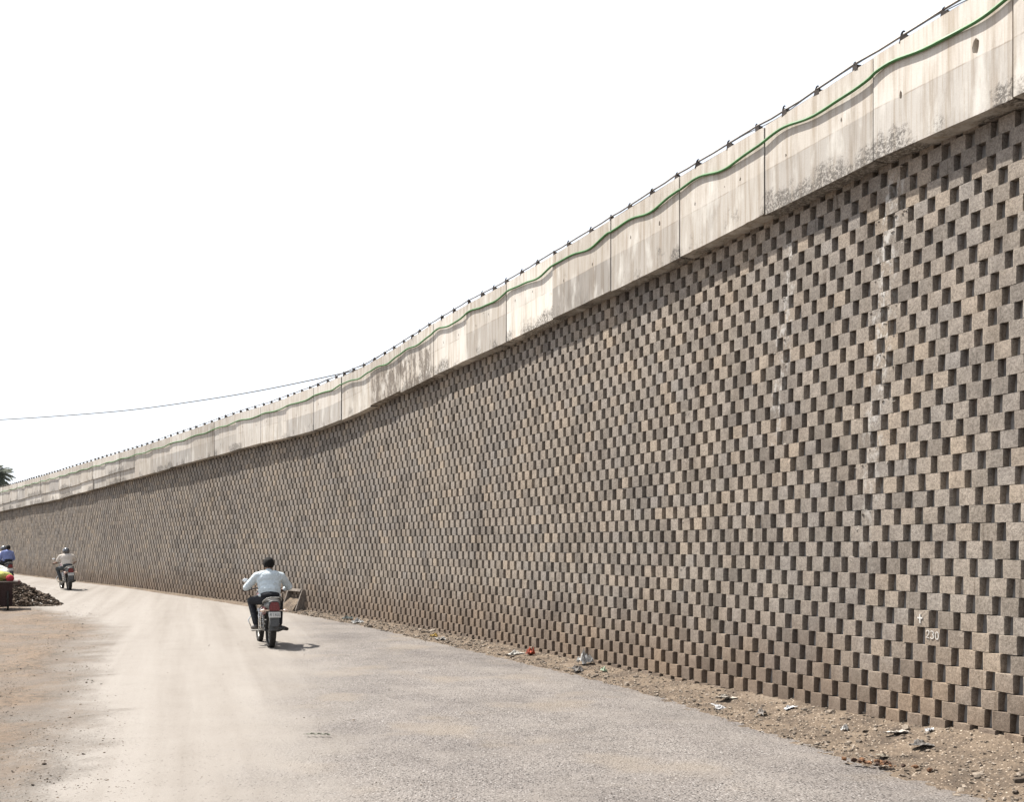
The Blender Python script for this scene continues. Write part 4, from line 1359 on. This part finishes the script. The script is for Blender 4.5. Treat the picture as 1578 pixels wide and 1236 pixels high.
P4 = dict(RIDE); P4.update(pelvis=(0, -0.03, 0.92), belly=(0, -0.01, 1.07), chest=(0, 0.03, 1.25), neck=(0, 0.07, 1.41), head=(0.05, 0.10, 1.53),
                           sho_l=(-0.19, 0.05, 1.32), sho_r=(0.19, 0.05, 1.32), elb_l=(-0.27, 0.10, 1.06), elb_r=(0.28, 0.08, 1.06),
                           wri_l=(-0.20, 0.30, 0.97), wri_r=(0.20, 0.30, 0.97), hip_l=(-0.10, 0.0, 0.90), hip_r=(0.10, 0.0, 0.90),
                           kne_l=(-0.26, 0.36, 0.80), kne_r=(0.26, 0.36, 0.80), ank_l=(-0.25, 0.14, 0.40), ank_r=(0.25, 0.14, 0.40), toe_l=(-0.30, 0.30, 0.32), toe_r=(0.30, 0.30, 0.32))
r4 = make_person('person', [M_SHIRT3, M_TROUS1, M_SKIN, M_SHOE], P4, 0.012)
tag(r4, 'bareheaded pillion rider in a blue shirt sitting behind the white shirted driver', 'person')
add_hair(r4, Vector(P4['head']))
place(r4, -21.68, 41.8, R(46), R(1))

# ------------------------------------------------------------------ cart with its load, rubble
M_WOOD = simple_mat('weathered_wood', (0.050, 0.036, 0.028), 0.85, 0, 0.35, 14, 0.4)
M_WOOD2 = simple_mat('reddish_wood', (0.085, 0.045, 0.038), 0.8, 0, 0.3, 14, 0.3)
cart = empty('handcart', (-14.86, 27.35, ground_z(27.6)), R(27))
tag(cart, 'dark wooden handcart on bicycle wheels at the left edge of the road', 'cart')
for k in range(8):
    MB().box((0, -0.49 + 0.14 * k, 0.80), (1.75, 0.128, 0.032), bevel=0.004).build('plank', M_WOOD, cart)
for y in (-0.52, 0.52):
    MB().box((0, y, 0.755), (1.78, 0.05, 0.08), bevel=0.006).build('side_rail', M_WOOD, cart)
for x in (-0.6, 0.0, 0.6):
    MB().box((x, 0, 0.735), (0.06, 1.04, 0.06), bevel=0.006).build('cross_beam', M_WOOD, cart)
MB().box((0.90, 0, 0.79), (0.06, 1.10, 0.10), bevel=0.01).build('end_board', M_WOOD2, cart)
for x in (-0.62, 0.62):
    MB().cone((x - 0.1, -0.40, 0.30), (x + 0.1, -0.40, 0.30), 0.02).build('axle', M_STEEL, cart)
    for y in (-0.40, 0.36):
        w = add_wheel(cart, y, 0.30, 0.30, 0.024)
        w.location.x = x
        for dx in (-0.07, 0.07):
            MB().box((x + dx, y, 0.51), (0.03, 0.05, 0.46), bevel=0.004).build('fork_leg', M_WOOD, cart)
MB().tube([(-0.9, -0.45, 0.80), (-1.25, -0.45, 0.98), (-1.35, 0, 1.0), (-1.25, 0.45, 0.98), (-0.9, 0.45, 0.80)], 0.02).build('push_handle', M_STEEL, cart)

secs = []
M_SACKING = fabric('dark_sacking', (0.035, 0.022, 0.020))
for k in range(41):
    x = -0.86 + 1.60 * k / 40
    w_ = 0.03 * math.sin(k * 1.1) + 0.03 * nz((x * 5, 0, 0))
    bz_ = 0.16 + 0.10 * nz((x * 2.5, 4, 0))
    secs.append([(x, -0.552, 0.77), (x, -0.555 - w_ * 0.6, 0.55), (x, -0.56 - w_, bz_), (x, -0.552 - w_, bz_), (x, -0.547 - w_ * 0.6, 0.55), (x, -0.546, 0.77)])
MB().loft(secs).build('sacking', M_SACKING, cart, angle=60)

def sack(name, loc, r3, mat, label, cat, seed, rz=0.0, knot=True):
    mb = MB()
    mb.ball((0, 0, 0), 1.0, 4)
    for v_ in mb.bm.verts:
        n_ = v_.co.normalized()
        k = 1 + 0.10 * nz(n_ * 2.2, seed) + 0.06 * nz(n_ * 6, seed) + 0.02 * nz(n_ * 16, seed)
        q = Vector((n_.x * r3[0], n_.y * r3[1], n_.z * r3[2])) * k
        if q.z < -r3[2] * 0.72: q.z = -r3[2] * 0.72
        if knot and n_.z > 0.93: q.z += (n_.z - 0.93) * 2.2 * r3[2]; q.x *= 0.6; q.y *= 0.6
        v_.co = q
    o = mb.build(name, mat, None, angle=180)
    o.location = (loc[0], loc[1], loc[2] + r3[2] * 0.72)
    o.rotation_euler = (0, 0, rz)
    tag(o, label, cat)
    return o
M_SACKY = fabric('olive_sack', (0.30, 0.30, 0.085))
M_SACKW = fabric('white_sheet', (0.62, 0.61, 0.53))
M_REDB = fabric('red_bundle', (0.30, 0.03, 0.045))
ctop = ground_z(27.6) + 0.816
sack('sack', (-14.62, 27.62, ctop), (0.40, 0.34, 0.17), M_SACKY, 'bulging olive yellow sack lying on the handcart', 'sack', 1, 0.2, False)
sack('sack', (-14.78, 27.86, ctop), (0.42, 0.28, 0.27), M_SACKW, 'pale cream sack heaped behind the olive sack on the handcart', 'sack', 2, -0.3, False)
sack('bundle', (-14.14, 27.42, ctop), (0.105, 0.10, 0.105), M_REDB, 'small round red bundle at the end of the handcart', 'bundle', 3)

it = []
hc = Vector((-15.02, 29.4, ground_z(29.4)))
for k in range(2600):
    a = random.uniform(0, 6.283)
    q = random.random() ** 0.55
    R_ = 1.22 * (1 + 0.15 * math.sin(3 * a))
    x, y = hc.x + R_ * q * math.cos(a), hc.y + 0.62 * R_ * q * math.sin(a)
    hh = 0.78 * max(0.0, 1 - q) ** 0.85
    sz = min(0.10, 0.030 * math.exp(random.gauss(0, 0.5)))
    it.append((Vector((x, y, ground_z(y) + hh * random.uniform(0.80, 1.0) * (1 + 0.18 * nz((x * 2.2, y * 2.2, 0))) + 0.012)), sz, random.uniform(0.6, 1.0)))
for k in range(26):
    x = hc.x + random.uniform(0.9, 1.45); y = hc.y - random.uniform(-0.1, 0.5)
    it.append((Vector((x, y, ground_z(y) + 0.02)), random.uniform(0.03, 0.075), 0.8))
tag(scatter('rubble_pile', it, M_RUBBLE), 'heap of dark broken stone behind the handcart at the road edge', 'rubble', kind='stuff')

# ------------------------------------------------------------------ drain surround at the wall foot
M_DRAIN = simple_mat('grey_concrete', (0.135, 0.115, 0.098), 0.95, 0, 0.3, 12, 0.5, 0.15)
ds_ = 21.75
t_ = float(heading(ds_))
base = W(ds_, 0.02, ground_z(27.6) + 0.03)
drain = empty('drain_surround', base, 0)
ex = Vector((math.sin(t_), -math.cos(t_), 0)); ey = Vector((math.cos(t_), math.sin(t_), 0))
drain.matrix_world = Matrix.Translation(base) @ Matrix((ex, ey, Vector((0, 0, 1)))).transposed().to_4x4()
tag(drain, 'small sloping concrete surround leaning against the foot of the wall beside the nearest rider', 'drain')
for x in (-0.47, 0.47):
    pts_ = [(0.02, -0.06), (-0.26, -0.06), (-0.26, 0.02), (-0.07, 0.56), (0.02, 0.56)]
    MB().prism(pts_, 'x', x - 0.030, x + 0.030).build('side_slab', M_DRAIN, drain, smooth=False)
MB().prism([(0.02, 0.50), (-0.115, 0.515), (-0.085, 0.575), (0.02, 0.575)], 'x', -0.438, 0.438).build('top_slab', M_DRAIN, drain, smooth=False)
mb = MB()
secs = []
for k in range(9):
    x = -0.42 + 0.84 * k / 8
    secs.append([(x, 0.02, -0.06), (x, -0.34 + 0.03 * nz((x * 6, 0, 0)), -0.06), (x, -0.32, 0.00 + 0.02 * nz((x * 9, 1, 0))), (x, -0.22, 0.16 + 0.03 * nz((x * 7, 2, 0))), (x, -0.06, 0.30 + 0.04 * nz((x * 5, 3, 0))), (x, 0.02, 0.33)])
mb.loft(secs).build('silt', M_SOIL, drain)

# ------------------------------------------------------------------ litter and small finds
def crumple(name, px, py, size, col, label, cat, seed, flat=0.35, rz=None, aspect=1.0, lift=0.0):
    """a creased scrap: a sheet folded by ridged noise, with thickness"""
    y = 1.84 * 1500 / (py - 840)
    s_best = None
    x = (px - 789) / 1500 * y
    # settle it on the verge or the road
    z = ground_z(y)
    for s_ in np.arange(-4, 30, 0.05):
        for q in (0.05, 0.2, 0.35, 0.5, 0.65, 0.8, 0.95):
            vp = verge_point(s_, q)
            e = (789 + 1500 * vp.x / vp.y - px) ** 2 + (840 - 1500 * (vp.z - CAM_H) / vp.y - py) ** 2
            if s_best is None or e < s_best[0]: s_best = (e, vp)
    if s_best and s_best[0] < 60: x, y, z = s_best[1]
    n = 13
    size *= 0.86
    r_ = random.Random(seed)
    V, F = [], []
    for j in range(n):
        for i in range(n):
            u, w = i / (n - 1) - 0.5, j / (n - 1) - 0.5
            rad = 0.8 + 0.45 * nz((u * 2.4, w * 2.4, 0), seed)
            h_ = abs(nz((u * 3.1, w * 3.1, 1), seed)) * 1.5 + abs(nz((u * 7, w * 7, 2), seed)) * 0.7 + 0.25 * abs(nz((u * 14, w * 14, 3), seed))
            h_ *= max(0.15, 1 - 2.0 * (u * u + w * w))
            V.append((u * size * aspect * rad + 0.10 * size * nz((u * 4, w * 4, 5), seed), w * size * rad + 0.10 * size * nz((u * 4, w * 4, 6), seed), h_ * size * flat + 0.006))
    for j in range(n - 1):
        for i in range(n - 1):
            F.append((j * n + i, j * n + i + 1, (j + 1) * n + i + 1, (j + 1) * n + i))
    o = pydata(name, V, F, simple_mat(cat + '_scrap', tuple(c_ * 0.52 for c_ in col), 0.8, 0, 0.45, 18, 0.3), smooth=False)
    so = o.modifiers.new('thickness', 'SOLIDIFY'); so.thickness = 0.003
    o.location = (x, y, z + lift)
    o.rotation_euler = (r_.uniform(-.3, .3), r_.uniform(-.3, .3), rz if rz is not None else r_.uniform(0, 6.28))
    tag(o, label, cat)
    return o
crumple('plastic_sheet', 1120, 1081, 0.20, (0.50, 0.45, 0.38), 'cream plastic sheet folded over against the foot of the wall', 'sheet', 1, 0.30, 0.4, 1.5)
crumple('plastic_bag', 1112, 1092, 0.17, (0.78, 0.77, 0.76), 'flat bright white plastic bag just below the cream sheet', 'bag', 2, 0.22, 0.2, 1.4)
crumple('wrapper', 1174, 1101, 0.13, (0.40, 0.36, 0.32), 'crumpled grey wrapper between the white bag and the foam slab', 'wrapper', 3, 0.7)
crumple('foam_slab', 1217, 1095, 0.13, (0.72, 0.73, 0.74), 'small white foam slab lying by the wall right of the wrapper', 'foam', 4, 0.25, 0.3, 1.4)
crumple('plastic_bag', 902, 1024, 0.26, (0.66, 0.65, 0.62), 'upright crumpled white bag leaning on the lowest blocks', 'bag', 5, 0.9)
crumple('wrapper', 890, 1034, 0.20, (0.22, 0.20, 0.18), 'dark torn wrapper in front of the leaning white bag', 'wrapper', 6, 0.45, 0.5, 1.5)
crumple('paper_scrap', 929, 1035, 0.12, (0.45, 0.56, 0.40), 'pale green paper scrap right of the leaning white bag', 'paper', 7, 0.7)
crumple('plastic_bag', 818, 1010, 0.19, (0.42, 0.07, 0.025), 'bright orange red plastic bag at the foot of the wall', 'bag', 8, 0.95)
crumple('paper_scrap', 795, 1008, 0.22, (0.55, 0.52, 0.46), 'flat off white paper beside the orange red bag', 'paper', 9, 0.3, 0.3, 1.6)
crumple('plastic_bag', 552, 960.5, 0.26, (0.66, 0.65, 0.62), 'white plastic bag farthest along the wall foot', 'bag', 10, 0.5, 0.4, 1.5)
crumple('wrapper', 537, 956, 0.24, (0.10, 0.12, 0.11), 'dark green wrapper next to the farthest white bag', 'wrapper', 11, 0.5, 0.2, 1.4)
crumple('snack_packet', 668, 983, 0.17, (0.60, 0.40, 0.10), 'small yellow packet in the dirt along the wall', 'packet', 12, 0.5, 0.3, 1.4)
crumple('paper_scrap', 680, 985.5, 0.20, (0.62, 0.59, 0.54), 'whitish paper lying against the yellow packet', 'paper', 13, 0.4, 0.5, 1.3)
crumple('paper_scrap', 1388, 1127, 0.16, (0.66, 0.60, 0.52), 'cream paper tucked against the wall left of the small white scrap', 'paper', 14, 0.3, 0.3, 1.7)
crumple('plastic_scrap', 1431, 1132, 0.09, (0.60, 0.60, 0.60), 'small white plastic scrap below the chalk figures at the wall foot', 'plastic', 15, 0.7)
crumple('paper_scrap', 1303, 1120, 0.08, (0.70, 0.68, 0.64), 'small white paper ball on the dirt beyond the foam slab', 'paper', 16, 0.8)
crumple('leaf_scrap', 1362, 1163, 0.14, (0.46, 0.40, 0.31), 'dry buff leaf lying flat on the near dirt verge', 'leaf', 17, 0.2, 0.3, 1.5)
crumple('rag', 1424, 1152, 0.18, (0.20, 0.18, 0.16), 'dark dusty rag half buried in the near dirt verge', 'rag', 18, 0.35, 0.2, 1.8)

# rusty clods where the verge meets the road
it = []
cc = Vector((3.02, 8.05, ground_z(8) + 0.02))
for k in range(46):
    u = random.gauss(0, 0.13)
    it.append((cc + Vector((u * 0.9 + random.gauss(0, .02), -u * 0.55 + random.gauss(0, 0.025), 0.01 + random.uniform(0, 0.02))), random.uniform(0.010, 0.030), random.uniform(0.6, 1)))
tag(scatter('mud_clods', it, M_CLOD), 'row of rusty brown clods on the verge at the road edge', 'clods', kind='stuff')

# a shed sprig on the road
M_LEAF = simple_mat('dry_leaf', (0.075, 0.080, 0.055), 0.7, 0, 0.25, 40, 0.2)
sp = empty('leaf_sprig', (-1.865, 9.28, 0.028), R(-6))
tag(sp, 'withered grey green leaf sprig lying on the dusty road', 'leaf')
MB().tube([(-0.13, 0, 0.004), (-0.03, -0.02, 0.010), (0.06, -0.01, 0.008), (0.14, -0.02, 0.004)], 0.0022, 5).build('stem', M_LEAF, sp)
for k in range(7):
    x = -0.10 + 0.034 * k
    sgn = 1 if k % 2 else -1
    L_ = 0.065
    a_ = R(35) * sgn
    dx, dy = math.cos(a_), math.sin(a_)
    q = [(0, 0, 0), (0.35 * L_ * dx - 0.011 * dy, 0.35 * L_ * dy + 0.011 * dx, 0.012), (L_ * dx, L_ * dy, 0.004), (0.35 * L_ * dx + 0.011 * dy, 0.35 * L_ * dy - 0.011 * dx, 0.010)]
    pydata('leaflet', q, [(0, 1, 2), (0, 2, 3)], M_LEAF, sp, loc=(x, -0.012, 0.006))

# ------------------------------------------------------------------ palm beyond the flyover
def make_palm_mat():
    m = NT('hazed_palm_leaf')
    p = m.objc()
    n = m.noise(p, 3.0, 3)
    col = m.mix(m.mr(n, 0.3, 0.7), (0.100, 0.115, 0.095), (0.180, 0.190, 0.160))  # distance haze put into the leaf colour: green greyed and lightened
    m.out(col, 0.6, None, spec=0.3)
    tr = m.node('ShaderNodeBsdfTranslucent', None, {'Color': col})
    mx = m.node('ShaderNodeMixShader', None, {0: 0.5, 1: m.bsdf.outputs[0], 2: tr.outputs[0]})
    m.t.links.new(mx.outputs[0], m.t.nodes['Material Output'].inputs['Surface'])
    return m.mat
M_PALM = make_palm_mat()
M_BARK = simple_mat('palm_bark', (0.16, 0.14, 0.115), 0.95, 0, 0.3, 6, 0.6)
def palm(loc, h, label, nfr=44, R0=3.0):
    root = empty('palm_tree', loc)
    tag(root, label, 'palm')
    pts, rs = [], []
    for k in range(15):
        q = k / 14
        pts.append((0.5 * math.sin(q * 1.4), 0.2 * q, h * q)); rs.append(0.21 - 0.08 * q + 0.012 * (k % 2))
    MB().tube(pts, rs, 10).build('trunk', M_BARK, root)
    top_ = Vector(pts[-1])
    meshes = []
    for var in range(4):
        V, F = [], []
        L = R0 * (0.9 + 0.08 * var)
        N = 26
        rp = [(L * (k / N), L * (0.42 * (k / N) - (0.60 + 0.12 * var) * (k / N) ** 2)) for k in range(N + 1)]
        for k in range(N):
            (x0, z0), (x1, z1) = rp[k], rp[k + 1]
            w_ = 0.030 * (1 - k / N) + 0.006
            b_ = len(V)
            V += [(x0, -w_, z0), (x0, w_, z0), (x1, w_, z1), (x1, -w_, z1), (x0, 0, z0 - w_), (x1, 0, z1 - w_)]
            F += [(b_, b_ + 1, b_ + 2, b_ + 3), (b_, b_ + 3, b_ + 5, b_ + 4), (b_ + 1, b_ + 4, b_ + 5, b_ + 2)]
            if k > 2:
                ll = 0.75 * math.sin(math.pi * min(1, (k / N) * 0.92 + 0.10)) + 0.12
                for sg in (-1, 1):
                    for hf in (0, 0.5):
                        xs = x0 + (x1 - x0) * hf; zs = z0 + (z1 - z0) * hf
                        dr = 0.25 + 0.55 * random.random()
                        b_ = len(V)
                        V += [(xs, sg * 0.01, zs), (xs + 0.07 + ll * 0.25, sg * ll * 0.5, zs + 0.05 - ll * dr * 0.35), (xs + 0.05 + ll * 0.55, sg * ll * 0.92, zs - ll * dr), (xs + ll * 0.20, sg * ll * 0.52, zs - ll * dr * 0.40)]
                        F.append((b_, b_ + 1, b_ + 2, b_ + 3))
        me = bpy.data.meshes.new('frond')
        me.from_pydata(V, [], F); me.update(); me.materials.append(M_PALM)
        meshes.append(me)
    for k in range(nfr):
        o = bpy.data.objects.new('frond', meshes[k % 4]); C.objects.link(o); o.parent = root
        o.location = top_ + Vector((0, 0, 0.1))
        o.rotation_euler = (random.gauss(0, 0.15), -0.85 + 1.45 * (k / nfr) + random.gauss(0, 0.1), k * 2.399)
        o.scale = (1, 1, 1) if k > 6 else (0.8, 0.8, 0.8)
    return root
palm((-58.9, 108, ground_z(90)), 9.0, 'grey green palm rising behind the far end of the parapet')
